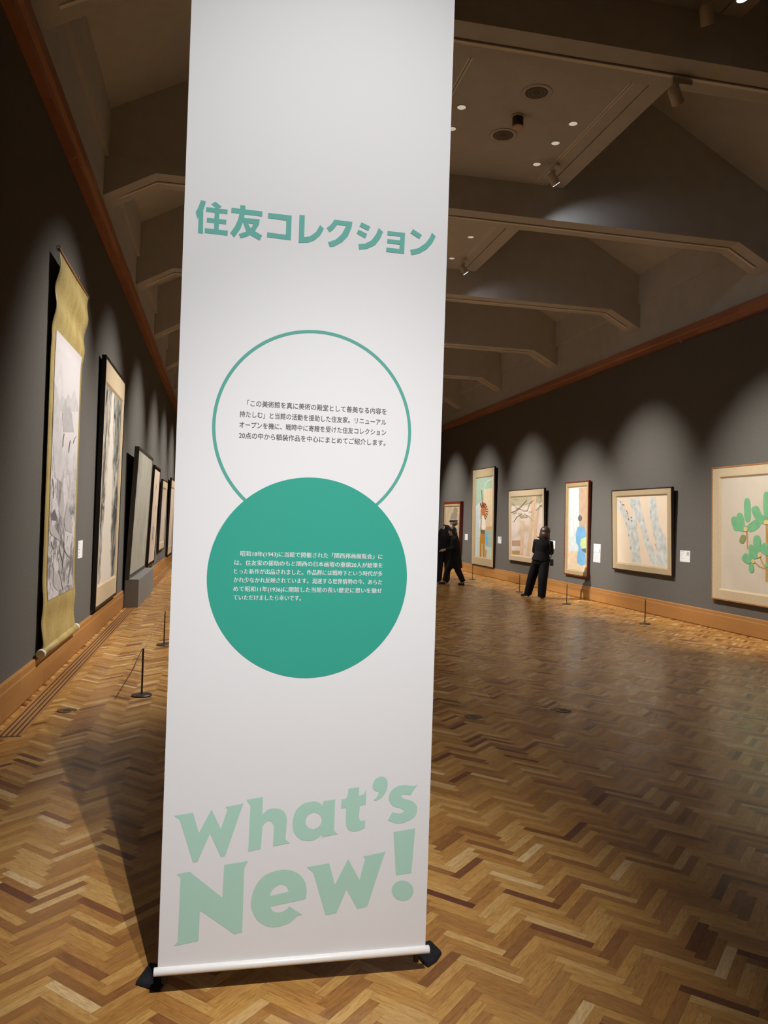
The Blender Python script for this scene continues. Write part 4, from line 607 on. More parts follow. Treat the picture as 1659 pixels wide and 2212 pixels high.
framed('very tall black framed ink painting of a waterfall, left wall', 'L', 11.493, 2.10, .34, 3.255, .008, .04, M_fr_black, (.12, .13, .27, .30), M_mount2, M_fall)
fl = framed('pale pink painting with dark flowers, right behind the grey plinth', 'L', 18.733, 1.68, .40, 2.27, .036, .035, M_fr_dark, (.05, .05, .05, .05), None, M_pink,
            [('ink_dark', [(-.1+.12*math.cos(a)*r, .75+.3*math.sin(a)*r) for a, r in [(k*.52, 1 if k % 2 else .55) for k in range(12)]]), ('olive', [(.25+.1*math.cos(a)*r, .6+.35*math.sin(a)*r) for a, r in [(k*.52, .6 if k % 2 else 1) for k in range(12)]]),
             ('ink_dark_solid', [(.15, 1.25), (.22, 1.32), (.2, 1.42), (.13, 1.36)]), ('ink_dark_solid', [(-.1, 1.7), (-.03, 1.78), (-.06, 1.9), (-.13, 1.82)])])
framed('framed rose-grey painting with a gold mount, far along the left wall', 'L', 21.89, 1.95, .614, 1.88, .028, .035, M_fr_dark, (.18, .18, .2, .2), M_mount2, M_rose)
framed('farthest dark framed cream painting visible on the left wall', 'L', 25.587, 2.09, .30, 2.40, .022, .05, M_fr_dark, (.25, .25, .25, .25), M_mount2, M_pink)
# the painting leaning on its plinth
M_gry = mat('grey_plinth_paint', (.20, .195, .185), .7, noise=.05, nscale=12); M_fr_grey = mat('bronze_grey_frame', (.06, .053, .042), .4)
pl = bm = bmesh.new(); bbox(bm, -.115, .115, -1.515, 1.515, .002, .478)
o = from_bm('plinth', bm, M_gry); o.location = (XL+.034+.118, 15.285, 0); bevel(o, .004)
tag(o, 'long low grey plinth against the left wall under the grey-green painting', 'plinth')
framed('big grey-green painting leaning forward on the grey plinth', 'L', 15.2, 2.88, .481, 2.24, .040, .05, M_fr_grey, (.01, .01, .01, .01), None, M_grass, depth=.075, xfront=.110)

# hanging scroll
def scroll():
    t = thing('hanging_scroll', 'tall gold brocade hanging scroll with an ink landscape of peaks, left wall', 'scroll', (XL, 8.23, .31), (0, 0, math.pi/2))
    Mb = new_mat('gold_brocade', .5, .4); m, g, b = Mb
    _, x, y, z = g.obj()
    n = g.noise(g.xyz(x, y, z), 60, 2); n2 = g.noise(g.xyz(g.m('MULTIPLY', x, 2), y, z), 4, 3)
    g.l.new(g.ramp(g.m('ADD', g.m('MULTIPLY', n, .5), g.m('MULTIPLY', n2, .5)), [(.35, (.36, .26, .085)), (.6, (.52, .41, .17))]), b.inputs['Base Color'])
    H, Wd = 3.62, 1.58
    def off(z, x):    # distance from the wall (local -y)
        tp = max(0, (z-2.75)/.87); bt = max(0, (.75-z)/.75)
        d = .035+.05*tp+.022*bt
        d += .016*math.sin(z*17+x*1.2)*min(1, tp*2.2)*(1-.2*tp)+.010*math.sin(z*15+1+x*.6)*min(1, bt*1.6)*(1 if z > .08 else .3)
        return -d
    def sheet(name, x0, x1, z0, z1, dy, m_, nx=14, nz=120, sag=0, shapes=None):
        bm = bmesh.new(); V = []
        for iz in range(nz+1):
            z = z0+(z1-z0)*iz/nz
            V.append([bm.verts.new((x0+(x1-x0)*ix/nx, off(z, x0+(x1-x0)*ix/nx)+dy, z)) for ix in range(nx+1)])
        for iz in range(nz):
            for ix in range(nx): bm.faces.new((V[iz][ix], V[iz][ix+1], V[iz+1][ix+1], V[iz+1][ix]))
        ms = [m_]; idx = {}
        for n, (c, pts) in enumerate(shapes or ()):
            if c not in idx: idx[c] = len(ms); ms.append(art_mat(c))
            q = [(min(max(p[0], x0+.004), x1-.004), p[1]) for p in pts]
            nb = len(bm.verts); flat(bm, [q], 0, idx[c]); bm.verts.ensure_lookup_table()
            for v in bm.verts[nb:]: v.co.y = off(v.co.z, v.co.x)+dy-.0015-.0002*n
        return from_bm(name, bm, ms, t, True)
    br = sheet('brocade', -Wd/2, Wd/2, .03, H, 0, m); 
    sd = br.modifiers.new('thick', 'SOLIDIFY'); sd.thickness = .003; sd.offset = 1
    paper, g, bp = new_mat('scroll_paper', .8, .2); _, x, y, z = g.obj()
    wash = g.noise(g.xyz(g.m('MULTIPLY', x, 1.3), 0, z), 2.6, 8, .65, .8)
    line = g.m('ABSOLUTE', g.m('SUBTRACT', g.noise(g.xyz(g.m('MULTIPLY', x, 2.2), 3, g.m('MULTIPLY', z, .9)), 3.4, 7, .62, 1.4), .5))
    fine = g.noise(g.xyz(g.m('MULTIPLY', x, 3), 7, g.m('MULTIPLY', z, 2)), 9, 5, .7, .6)
    low = g.m('SMOOTH_MIN', g.m('MAXIMUM', g.m('DIVIDE', g.m('SUBTRACT', 2.05, z), 1.0), 0), 1, .1)        # the painter left the sky blank
    cliff = g.m('MULTIPLY', g.m('MAXIMUM', g.m('MINIMUM', g.m('DIVIDE', g.m('SUBTRACT', -.12, x), .2), 1), 0), g.m('MAXIMUM', g.m('MINIMUM', g.m('SUBTRACT', 2.75, z), 1), 0))
    dens = g.m('MAXIMUM', low, g.m('MULTIPLY', cliff, .8))
    ln = g.m('MULTIPLY', g.m('SUBTRACT', 1, g.m('MINIMUM', g.m('MULTIPLY', line, 24), 1)), g.m('GREATER_THAN', fine, .47))
    ws = g.m('MULTIPLY', g.m('MAXIMUM', g.m('SUBTRACT', .56, wash), 0), 2.6)
    amt = g.m('MINIMUM', g.m('MULTIPLY', dens, g.m('ADD', g.m('MULTIPLY', ln, .75), g.m('MULTIPLY', ws, 2.2))), .92)
    g.l.new(g.mix(amt, (.66, .63, .645), (.13, .125, .13)), bp.inputs['Base Color'])
    sheet('painting', -.62, .68, .465, 2.94, -.004, paper, shapes=ART_PEAKS)
    bm = bmesh.new(); cyl(bm, (-Wd/2-.03, -.058, .02), (Wd/2+.03, -.058, .02), .036, n=24); o = from_bm('roller', bm, m, t, True)
    Mi = mat('ivory_knob', (.75, .69, .55), .35)
    for sx in (-1, 1):
        bm = bmesh.new(); cyl(bm, (sx*(Wd/2+.03), -.058, .02), (sx*(Wd/2+.09), -.058, .02), .040, n=24); bevel(from_bm('roller_knob', bm, Mi, t, True), .008)['label'] = 'ivory roller knob'
    bm = bmesh.new(); cyl(bm, (-Wd/2, off(H, 0), H), (Wd/2, off(H, 0), H), .013, n=12); from_bm('top_rod', bm, mat('brown_rod_wood', (.30, .14, .05), .5), t, True)
    bm = bmesh.new()
    for pts in ([(-.35, off(H, 0), H), (-.52, -.02, H+.11)], [(.35, off(H, 0), H), (.45, -.02, H+.11)], [(-.52, -.02, H+.11), (.45, -.02, H+.11)]): tube(bm, pts, .004)
    from_bm('hanging_cord', bm, M_cord, t)
    for px in (-.52, .45):
        bm = bmesh.new(); cyl(bm, (px, .004, H+.115), (px, -.03, H+.115), .008, n=10); cyl(bm, (px, -.03, H+.115), (px, -.035, H+.115), .014, n=12)
        tag(from_bm('wall_pin', bm, mat('pin_silver', (.7, .7, .7), .3, metal=.7)), 'small silver pin holding the %s end of the hanging scroll cord' % ('near' if px < 0 else 'far'), 'pin').matrix_world = Matrix.Translation((XL, 8.23, .31)) @ Matrix.Rotation(math.pi/2, 4, 'Z')
scroll()

# wall labels
def caption(label, side, y, z1, w=.30, h=.20, lines=5, stamp=None, big=False):
    rz = -math.pi/2 if side == 'R' else math.pi/2
    t = thing('caption_label', label, 'label', (XR if side == 'R' else XL, y, z1-h), (0, 0, rz))
    bm = bmesh.new(); bbox(bm, -w/2, w/2, -.006, 0, 0, h); rng = random.Random(int(y*100)+lines)
    def bar(x0, x1, z, e=.003): flat(bm, [[(x0, z-e), (x1, z-e), (x1, z+e), (x0, z+e)]], -.0063, 1)
    for k in range(lines):
        z = h*(.88-.76*k/max(1, lines-1)); L = w*(.82 if big else rng.choice((.12, .3, .2, .24)))
        x = -w/2+.03
        while x < -w/2+.03+L:
            d = rng.uniform(.006, .018); bar(x, min(x+d, w/2-.02), z, .0035); x += d+.004
    if stamp == 'text':
        for k in range(6): bar(w/2-.10, w/2-.03, h*.9-.012*k)
    from_bm('card', bm, [M_paper, M_print], t)
    if stamp == 'green':
        bm = bmesh.new(); flat(bm, [[(w/2-.045+.022*math.cos(a), .05+.034*math.sin(a)) for a in [k*math.pi/10 for k in range(20)]]], -.0066); from_bm('green_mark', bm, art_mat('pine_green'), t)
caption('white caption card between the blue trunks and the green pine painting', 'R', 12.41, 1.243, stamp='text')
caption('upper of two stacked white cards beside the narrow red frame', 'R', 15.69, 1.243, .32, .19, stamp='green')
caption('lower of two stacked white cards beside the narrow red frame', 'R', 15.69, 1.045, .32, .20, 7, big=True)
caption('white caption card peeking out right of the woman in black', 'R', 18.02, 1.242, .31, .20, 3)
caption('white caption card right of the tall ray painting', 'R', 21.735, 1.243, stamp='text')
caption('white caption card right of the dim tan painting, above the couple', 'R', 24.89, 1.245)
caption('white caption card on the left wall beside the hanging scroll', 'L', 9.52, 1.26)

# ------------------------------------------------------------------ barriers
def post(x, y, label, h=.415):
    t = thing('barrier_post', label, 'post', (x, y, 0), group='low rope barrier posts')
    bm = bmesh.new(); lathe(bm, [(.088, 0), (.09, .006), (.084, .014), (.03, .020), (.012, .022)]); from_bm('base', bm, M_post, t, True)
    bm = bmesh.new(); cyl(bm, (0, 0, .02), (0, 0, h), .0085, n=14); bevel(from_bm('shaft', bm, M_post, t, True), .002)
    return t
RP = [(7.08, 8.86), (7.079, 12.02), (7.074, 15.05), (7.072, 17.64), (7.10, 21.27), (7.08, 24.4)]
RL = [None, 'thin grey barrier post standing before the blue trunks and pine paintings', 'thin barrier post before the narrow red framed painting',
      'thin barrier post just left of the woman in black', 'thin barrier post under the tall ray painting', None]
for (x, y), lb in zip(RP, RL):
    if lb: post(x, y, lb)
LP = [(-.611, 7.154), (-.604, 9.876), (-.60, 12.6)]
post(*LP[0], 'nearest thin barrier post on the left, beside the banner'); post(*LP[1], 'second thin barrier post on the left, half behind the banner')
def cord(a, b_, label, z=.405):
    bm = bmesh.new(); pts = []
    for k in range(9):
        t_ = k/8; pts.append((a[0]+(b_[0]-a[0])*t_, a[1]+(b_[1]-a[1])*t_, z-.012*4*t_*(1-t_)))
    tube(bm, pts, .0028, 6); tag(from_bm('rope_line', bm, M_cord), label, 'cord', 'barrier cords')
cord(RP[0], RP[1], 'thin tan cord from the rightmost visible post towards the right edge')
cord(RP[1], RP[2], 'thin tan cord in front of the blue trunks painting')
cord(RP[2], RP[3], 'thin tan cord passing in front of the narrow red framed painting')
cord(RP[3], RP[4], 'thin tan cord in front of the misty pine painting, left of the woman')
cord(RP[4], RP[5], 'farthest thin tan cord, running behind the couple')
cord(LP[0], LP[1], 'thin tan cord between the two left barrier posts')
cord(LP[1], LP[2], 'thin tan cord running from the second left post behind the banner')
bm = bmesh.new(); tube(bm, [(LP[0][0]-.009, LP[0][1]-.004, .41), (-.70, 7.105, .22), (-.82, 7.04, .004)], .0025, 6)
tag(from_bm('rope_line', bm, M_cord), 'loose cord end slanting from the nearest left post to the floor', 'cord', 'barrier cords')
M_brass = mat('dark_brass', (.16, .10, .05), .4, metal=.5)
for x, y, lb in ((2.119, 6.209, 'round dark floor outlet cover close to the banner, right side'), (2.975, 6.349, 'second round dark floor outlet cover, right of the other one'), (-1.141, 6.662, 'round dark floor outlet cover near the left wall grille')):
    t = thing('floor_outlet', lb, 'floor outlet', (x, y, 0), group='floor outlets')
    bm = bmesh.new(); lathe(bm, [(.075, 0), (.075, .003), (.066, .005), (.06, .004), (0, .004)]); from_bm('cover', bm, M_brass, t, True)
    bm = bmesh.new(); box(bm, (0, 0, .005), (.05, .012, .003)); from_bm('finger_slot', bm, M_black, t)
for y, side, lb in ((7.9, 'L', 'small brass hook on the left rail, above the scroll'), (10.0, 'L', 'small brass hook on the left rail, nearer the banner'), (12.6, 'R', 'small hook hanging under the right picture rail')):
    xs, sg = (XL, 1) if side == 'L' else (XR, -1)
    bm = bmesh.new(); tube(bm, [(xs+sg*.10, y, RAIL+.02), (xs+sg*.10, y, RAIL-.03), (xs+sg*.075, y, RAIL-.05), (xs+sg*.06, y, RAIL-.03), (xs+sg*.065, y, RAIL+.004)], .006, 8)
    tag(from_bm('rail_hook', bm, mat('bright_brass', (.75, .5, .28), .3, metal=.6)), lb, 'hook', 'picture rail hooks')

# ------------------------------------------------------------------ ceiling fittings
def bay(y):
    for k in range(len(BEAM_Y)-1):
        if BEAM_Y[k] <= y < BEAM_Y[k+1]: return k
ordw = ['first', 'second', 'third', 'fourth', 'fifth', 'sixth', 'seventh', 'eighth', 'ninth', 'tenth']
for k, y in enumerate(BEAM_Y):
    if k < 2: vis = False
    t = thing('lighting_track', 'pale lighting track under the %s ceiling beam ahead' % ordw[k-2] if k > 2 else 'pale lighting track under a ceiling beam above or behind the banner', 'lighting track', (0, y+.265, 0), group='lighting tracks under the beams')
    bm = bmesh.new(); pts = [(XL+.16, 5.655), (-.93, SOFFIT), (7.43, SOFFIT), (XR-.16, 5.66)]
    for (x0, z0), (x1, z1) in zip(pts, pts[1:]):
        prism(bm, [(x0, z0+.002), (x1, z1+.002), (x1, z1-.016), (x0, z0-.016)], -.022, .022)
    from_bm('channel', bm, M_track, t)
    bm = bmesh.new()
    for (x0, z0), (x1, z1) in zip(pts, pts[1:]): prism(bm, [(x0, z0+.001), (x1, z1+.001), (x1, z1-.004), (x0, z0-.004)], -.034, -.0225)
    from_bm('slot_and_shadow_gap', bm, M_slot_shadow, t)  # dark strip beside the channel, coloured as a shadow gap
for k, y in enumerate(BEAM_Y[2:-1]):
    for x, sd in ((2.37, 'left'), (4.175, 'right')):
        t = thing('lighting_track', '%s lighting track along the ceiling panel beyond the %s beam' % (sd, ordw[k]), 'lighting track', (x, 0, PANEL_Z), group='lighting tracks along the panels')
        a, c = y+BEAM_T+.76, y+3.88-.08
        bm = bmesh.new(); bbox(bm, -.024, -.006, a, c, -.004, .001); bbox(bm, .006, .024, a, c, -.004, .001); from_bm('channel', bm, M_track, t)
        bm = bmesh.new(); bbox(bm, -.006, .006, a, c, -.002, .001); from_bm('slot_and_shadow_gap', bm, M_slot_shadow, t)
def spot(loc, aim, power, cone=36, blend=.55, label='', axis='y', lens_on=True, group='track spotlights', radius=.03, col=None, spill=0):
    """track spotlight hanging below the track point loc, lamp head towards aim"""
    loc, aim = Vector(loc), Vector(aim)
    t = thing('track_spotlight', label, 'spotlight', loc, group=group)
    s = (.05, .21, .05) if axis == 'y' else (.21, .05, .05)
    bm = bmesh.new(); box(bm, (0, 0, -.040), s); bevel(from_bm('adapter', bm, M_fix, t), .006)
    bm = bmesh.new(); off = Vector((0, .05, 0)) if axis == 'y' else Vector((-.06, 0, 0))
    cyl(bm, off+Vector((0, 0, -.05)), off+Vector((0, 0, -.11)), .034, .030, 16); from_bm('swivel', bm, M_fix, t, True)
    hc = off+Vector((0, 0, -.17)); d = (aim-(loc+hc)).normalized()
    bm = bmesh.new(); cyl(bm, hc-d*.085, hc-d*.055, .038, .055, 20); cyl(bm, hc-d*.055, hc+d*.085, .055, .058, 20)
    cyl(bm, off+Vector((0, 0, -.10)), hc, .014, n=10)
    h = from_bm('lamp_head', bm, M_fix, t, True); bevel(h, .003)
    bm = bmesh.new(); cyl(bm, hc+d*.0852, hc+d*.088, .050, n=20); from_bm('lens', bm, M_lens if lens_on else M_gap, t)
    if power:
        ld = bpy.data.lights.new('spot_beam', 'SPOT'); ld.energy = power; ld.spot_size = math.radians(cone); ld.spot_blend = blend
        ld.shadow_soft_size = radius; ld.color = col or LAMP_COL
        lo = bpy.data.objects.new('spot_beam', ld); COL.objects.link(lo); lo.parent = t
        lo.location = hc+d*.12; lo.rotation_euler = d.to_track_quat('-Z', 'Y').to_euler()
        if spill:
            l2 = ld.copy(); l2.name = 'spill_light'; l2.energy = spill; l2.spot_size = math.radians(140); l2.spot_blend = .5; l2.color = (.9, .95, 1)
            o2 = bpy.data.objects.new('spill_light', l2); COL.objects.link(o2); o2.parent = t; o2.location = lo.location; o2.rotation_euler = lo.rotation_euler
    return t
ZT = PANEL_Z-.012
RW = [(4.175, 9.62, 10.3, 'white spotlight on the right panel track, just before the second visible beam'),
      (4.175, 13.52, 13.8, 'small white spotlight on the track before the third visible beam, upper right of the banner'),
      (2.37, 16.30, 16.5, 'spotlight on the left panel track aimed at the narrow red frame'),
      (4.175, 19.70, 19.6, 'spotlight over the misty pine painting, hidden beyond the beams'),
      (4.175, 23.10, 23.1, 'spotlight over the tall ray painting, hidden beyond the beams'),
      (4.175, 26.55, 26.35, 'farthest spotlight on the right panel track')]
for x, y, ya, lb in RW:
    spot((x, y, ZT), (XR, ya, 1.25), P_WALL_R*(1.9 if x < 3 else 1), 36 if x < 3 else 50, 1, lb, spill=12 if y < 10 else (6 if y < 14 else 0))
LW = [(2.37, 8.75, 8.3, 'spotlight on the left panel track aimed at the hanging scroll'), (2.37, 11.75, 11.5, 'spotlight on the left panel track aimed at the waterfall painting'),
      (2.37, 15.4, 15.2, 'spotlight on the left panel track aimed at the plinth painting'), (2.37, 19.3, 18.9, 'spotlight on the left panel track aimed at the pink flower painting'),
      (2.37, 23.2, 22.0, 'spotlight on the left panel track aimed at the rose-grey painting'), (2.37, 27.0, 25.6, 'farthest spotlight on the left panel track')]
for x, y, ya, lb in LW: spot((x, y, ZT), (XL, ya, 1.6), P_WALL_L, 54, 1, lb)
spot((4.16, 6.685, SOFFIT-.016), (XR, 9.6, 2.5), 0, label='white spotlight on the first visible beam track, seen from behind', axis='x', lens_on=False)
spot((4.175, 5.80, ZT), (5.2, 5.2, 0), 0, label='spotlight with a bright lens at the top right corner')
spot((4.10, 6.17, ZT), (7, 9, 0), 0, label='unlit spotlight at the top edge beside the bright one', lens_on=False)
spot((.70, -1.075, SOFFIT-.016), (.36, BY, .55), P_BANNER, 30, 1, 'spotlight behind the camera aimed at the lower banner', 'x', col=BANNER_COL, radius=.016)
spot((1.03, -1.075, SOFFIT-.016), (.30, BY, 2.2), P_BANNER*.84, 40, 1, 'spotlight behind the camera aimed at the upper banner', 'x', col=BANNER_COL, radius=.016)
# downlights, ceiling speakers, smoke detector
DL = [(2.568, 8.607, 'pale round downlight right beside the banner edge'), (2.603, 9.109, 'pale round downlight half hidden by the banner edge'), (3.951, 8.610, 'brightest round downlight near the right track'),
      (3.950, 9.106, 'middle of the three downlights along the right track'), (3.954, 9.704, 'round downlight nearest the spotlight and second beam'),
      (3.953, 12.477, 'round downlight on the second panel, upper one'), (3.958, 13.582, 'round downlight on the second panel next to the banner')]
DL = [d + (1 if d[1] in (8.607, 8.610, 12.477) else 0,) for d in DL] + [(2.58, 9.704, None, 0), (2.58, 12.477, None, 1), (2.58, 13.582, None, 0)]
for k in (0, 5, 6, 7, 8):
    for x in (2.58, 3.953):
        DL.append((x, BEAM_Y[k]+2.19, None, 1))  # unseen lamps added in the other bays to lift the ambient light
for x, y, lb, on in DL:
    t = thing('downlight', lb or 'round ceiling downlight added out of sight behind the banner, the beams or the camera', 'downlight', (x, y, PANEL_Z), group='ceiling downlights')
    bm = bmesh.new(); lathe(bm, [(.062, .001), (.062, -.004), (.052, -.006), (.05, -.002)]); from_bm('trim_ring', bm, M_fix, t, True)
    bm = bmesh.new(); lathe(bm, [(.0, -.0025), (.05, -.0025), (.05, .0)]); from_bm('diffuser', bm, M_dull_lens, t, True)
    if on:
        ld = bpy.data.lights.new('downlight_beam', 'SPOT'); ld.energy = P_DOWN; ld.spot_size = math.radians(122); ld.spot_blend = .8; ld.shadow_soft_size = .06; ld.color = DOWN_COL
        lo = bpy.data.objects.new('downlight_beam', ld); COL.objects.link(lo); lo.parent = t; lo.location = (0, 0, -.02)
for x, y, lb in ((3.272, 8.098, 'round ceiling vent farther from the second beam, larger looking'), (3.256, 9.093, 'round ceiling vent nearer the second beam')):
    t = thing('ceiling_vent', lb, 'vent', (x, y, PANEL_Z), group='round ceiling vents')
    bm = bmesh.new(); lathe(bm, [(.175, .001), (.175, -.006), (.160, -.010), (.150, -.006), (.135, -.004)]); from_bm('rim', bm, M_plaster, t, True)
    bm = bmesh.new(); lathe(bm, [(.0, -.010), (.05, -.010), (.06, -.003), (.075, -.012), (.095, -.003), (.105, -.010), (.135, -.001)]); from_bm('cone_louvre', bm, mat('vent_dark', (.10, .085, .07), .6), t, True)
t = thing('smoke_detector', 'small dark cylinder sensor between the two round ceiling vents', 'detector', (3.259, 8.614, PANEL_Z))
bm = bmesh.new(); lathe(bm, [(.075, .001), (.075, -.02), (.066, -.024)]); from_bm('base_ring', bm, M_fix, t, True)
bm = bmesh.new(); lathe(bm, [(.064, -.02), (.064, -.13)]); from_bm('housing', bm, mat('sensor_black', (.03, .025, .02), .4), t, True)
bm = bmesh.new(); lathe(bm, [(.066, -.128), (.066, -.14), (.05, -.145), (0, -.145)]); from_bm('sensor_face', bm, mat('sensor_copper', (.62, .42, .28), .4), t, True)

# ------------------------------------------------------------------ people
M_skin = mat('skin', (.52, .33, .24), .55); M_suit = mat('black_suit_cloth', (.006, .006, .007), .85, spec=.2); M_hair = mat('brown_hair', (.045, .022, .013), .4, noise=.4, nscale=40)
M_coat = mat('dark_wool_coat', (.014, .014, .015), .9, spec=.15, noise=.3, nscale=60); M_trou = mat('charcoal_trousers', (.020, .020, .022), .85, spec=.2)
M_shoe = mat('black_shoe_leather', (.012, .011, .011), .35); M_mask = mat('white_mask', (.75, .76, .78), .8)
M_dhair = mat('dark_grey_hair', (.022, .02, .02), .4, noise=.5, nscale=50); M_cap = mat('grey_flat_cap', (.22, .21, .205), .85, noise=.15, nscale=60)
def blob(name, items, voxel, material, parent, smooth=4):
    """fuse tapered limbs ('t', [(point, radius or (rx, ry))...]) and ellipsoids ('e', centre, radii, z-rotation) into one surface"""
    bm = bmesh.new()
    for it in items:
        if it[0] == 'e':
            r = bmesh.ops.create_uvsphere(bm, u_segments=20, v_segments=14, radius=1)
            R = Matrix.Rotation(it[3] if len(it) > 3 else 0, 4, 'Z') @ (Matrix.Rotation(it[4], 4, 'X') if len(it) > 4 else Matrix.Identity(4))
            bmesh.ops.transform(bm, matrix=Matrix.Translation(it[1]) @ R @ Matrix.Diagonal((*it[2], 1)), verts=r['verts'])
        else:
            pr = [(Vector(p), (r, r) if isinstance(r, (int, float)) else r) for p, r in it[1]]
            for (p, r), (q, s) in zip(pr, pr[1:]):
                d = q-p; n = 18; steps = 6; rings = []
                ax = d.normalized(); ex = Vector((1, 0, 0)) if abs(ax.x) < .8 else Vector((0, 1, 0))
                ex = (ex-ax*ex.dot(ax)).normalized(); ey = ax.cross(ex)
                for k in range(steps+1):
                    u = k/steps; c = p+d*u; ra = r[0]+(s[0]-r[0])*u; rb = r[1]+(s[1]-r[1])*u
                    rings.append([bm.verts.new(c+ex*ra*math.cos(2*math.pi*j/n)+ey*rb*math.sin(2*math.pi*j/n)) for j in range(n)])
                for a, c in zip(rings, rings[1:]):
                    for j in range(n): bm.faces.new((a[j], a[(j+1) % n], c[(j+1) % n], c[j]))
                bm.faces.new(rings[0][::-1]); bm.faces.new(rings[-1])
            for p, r in pr[1:-1]:
                rr = min(r); q = bmesh.ops.create_uvsphere(bm, u_segments=14, v_segments=10, radius=rr*.99)
                bmesh.ops.translate(bm, vec=p, verts=q['verts'])
    bmesh.ops.recalc_face_normals(bm, faces=bm.faces)
    me = bpy.data.meshes.new('tmp_blob'); bm.to_mesh(me); bm.free()
    o = bpy.data.objects.new('tmp_blob', me); COL.objects.link(o)
    rm = o.modifiers.new('remesh', 'REMESH'); rm.mode = 'VOXEL'; rm.voxel_size = voxel
    sm = o.modifiers.new('smooth', 'SMOOTH'); sm.factor = .5; sm.iterations = smooth
    dg = bpy.context.evaluated_depsgraph_get(); res = bpy.data.meshes.new_from_object(o.evaluated_get(dg)); res.name = name
    bpy.data.objects.remove(o); bpy.data.meshes.remove(me)
    res.materials.clear(); res.materials.append(material)
    for p in res.polygons: p.use_smooth = True
    return link(bpy.data.objects.new(name, res), parent)
def head_items(c, yaw, r=.1, tilt=0):
    """skull, jaw, nose, lips, brow, ears; face towards the direction yaw (0 = +Y, positive to the left)"""
    c = Vector(c); R = Matrix.Rotation(yaw, 3, 'Z') @ Matrix.Rotation(tilt, 3, 'X'); k = r/.1
    def P(x, y, z): return c+R @ Vector((x*k, y*k, z*k))
    it = [('e', P(0, -.012, .02), (.074*k, .092*k, .095*k), yaw), ('e', P(0, .022, -.045), (.056*k, .066*k, .068*k), yaw), ('e', P(0, .045, -.088), (.030*k, .034*k, .026*k), yaw),
          ('t', [(P(0, .080, .016), .010*k), (P(0, .102, -.024), .016*k)]), ('e', P(0, .083, -.060), (.024*k, .012*k, .011*k), yaw), ('e', P(0, .076, .034), (.050*k, .018*k, .011*k), yaw)]
    for s in (-1, 1):
        it += [('e', P(s*.076, .0, -.005), (.012*k, .022*k, .033*k), yaw), ('e', P(s*.034, .066, -.022), (.022*k, .022*k, .020*k), yaw)]
    return it, P
def hand_items(w, d, up, r=1.0):
    """palm, four fingers of different lengths, side thumb; from wrist w towards d, palm normal up"""
    w, d, up = Vector(w), Vector(d).normalized(), Vector(up).normalized(); s = d.cross(up).normalized()
    it = [('t', [(w, (.026*r, .020*r)), (w+d*.045*r, (.038*r, .017*r)), (w+d*.085*r, (.038*r, .014*r))])]
    for k, L in zip((-1.5, -.5, .5, 1.5), (.062, .075, .070, .052)):
        b0 = w+d*.085*r+s*k*.019*r; m_ = b0+d*L*.5*r-up*.008; e_ = m_+d*L*.42*r-up*.022
        it.append(('t', [(b0, .0095*r), (m_, .0088*r), (e_, .0072*r)]))
    b0 = w+d*.025*r-s*.030*r
    it.append(('t', [(b0, .0125*r), (b0+d*.030*r-s*.022*r-up*.006, .011*r), (b0+d*.060*r-s*.026*r-up*.014, .0085*r)]))
    return it
def person(label, loc, rz, items, voxel=.006):
    o = blob('person', items, voxel, M_skin, None, 3)
    o.location = loc; o.rotation_euler = (0, 0, rz); tag(o, label, 'person'); return o

# woman in the black suit: seen from behind, arms folded, looking right (local x = image right, y = away)
hd, HP = head_items((.045, .13, 1.455), math.radians(-48), .1, -.05)
hips = (-.05, .10, .86)
lA, rA = (-.33, .30, .085), (-.01, .0, .085)
body = hd+[('t', [((.035, .10, 1.39), .050), ((.015, .09, 1.29), .058)]),
    ('t', [((.0, .09, 1.28), (.14, .075)), ((-.02, .09, 1.12), (.115, .07)), ((-.04, .10, .98), (.11, .07)), (hips, (.10, .065))]),
    ('t', [((-.11, .13, .82), .06), ((-.235, .22, .47), .055), (lA, .038)]), ('t', [((.01, .08, .82), .06), ((.0, .03, .47), .055), (rA, .038)]),
    ('t', [((-.165, .10, 1.275), .048), ((-.19, .20, 1.04), .038), ((-.02, .33, 1.09), .027)]), ('t', [((.145, .09, 1.255), .048), ((.16, .17, 1.02), .038), ((.10, .33, 1.16), .027)]),
    ('t', [(lA, .038), ((-.40, .33, .035), .03), ((-.45, .35, .028), .024)]), ('t', [(rA, .038), ((.02, .09, .035), .03), ((.035, .14, .028), .024)])]
body += hand_items((-.02, .33, 1.09), (1, .15, .1), (.1, 1, 0)) + hand_items((.10, .33, 1.16), (-.1, -.15, 1), (.6, .8, 0))
AZ = -math.atan2(6.96, 16.04)
wm = person('woman in a black trouser suit with a brown bob, standing with folded arms', (6.96, 16.04, .0), AZ, body)
blob('jacket', [('t', [((.02, .095, 1.335), (.085, .07)), ((.0, .09, 1.285), (.185, .095)), ((-.012, .09, 1.18), (.185, .115)), ((-.03, .095, 1.03), (.155, .115)), ((-.05, .10, .83), (.21, .155))]),
    ('t', [((-.15, .09, 1.275), .072), ((-.19, .20, 1.04), .062), ((-.03, .325, 1.085), .045)]), ('t', [((.135, .085, 1.255), .072), ((.165, .17, 1.02), .062), ((.10, .325, 1.14), .045)])], .010, M_suit, wm)
blob('trousers', [('t', [((-.05, .10, .98), (.15, .11)), ((-.05, .10, .80), (.19, .135)), ((-.05, .10, .74), (.18, .12))]), ('t', [((-.13, .14, .80), .115), ((-.225, .215, .47), .105), ((-.315, .285, .07), (.085, .085))]),
    ('t', [((.03, .07, .80), .115), ((.005, .03, .47), .105), ((-.01, .01, .04), (.085, .085))])], .010, M_suit, wm)
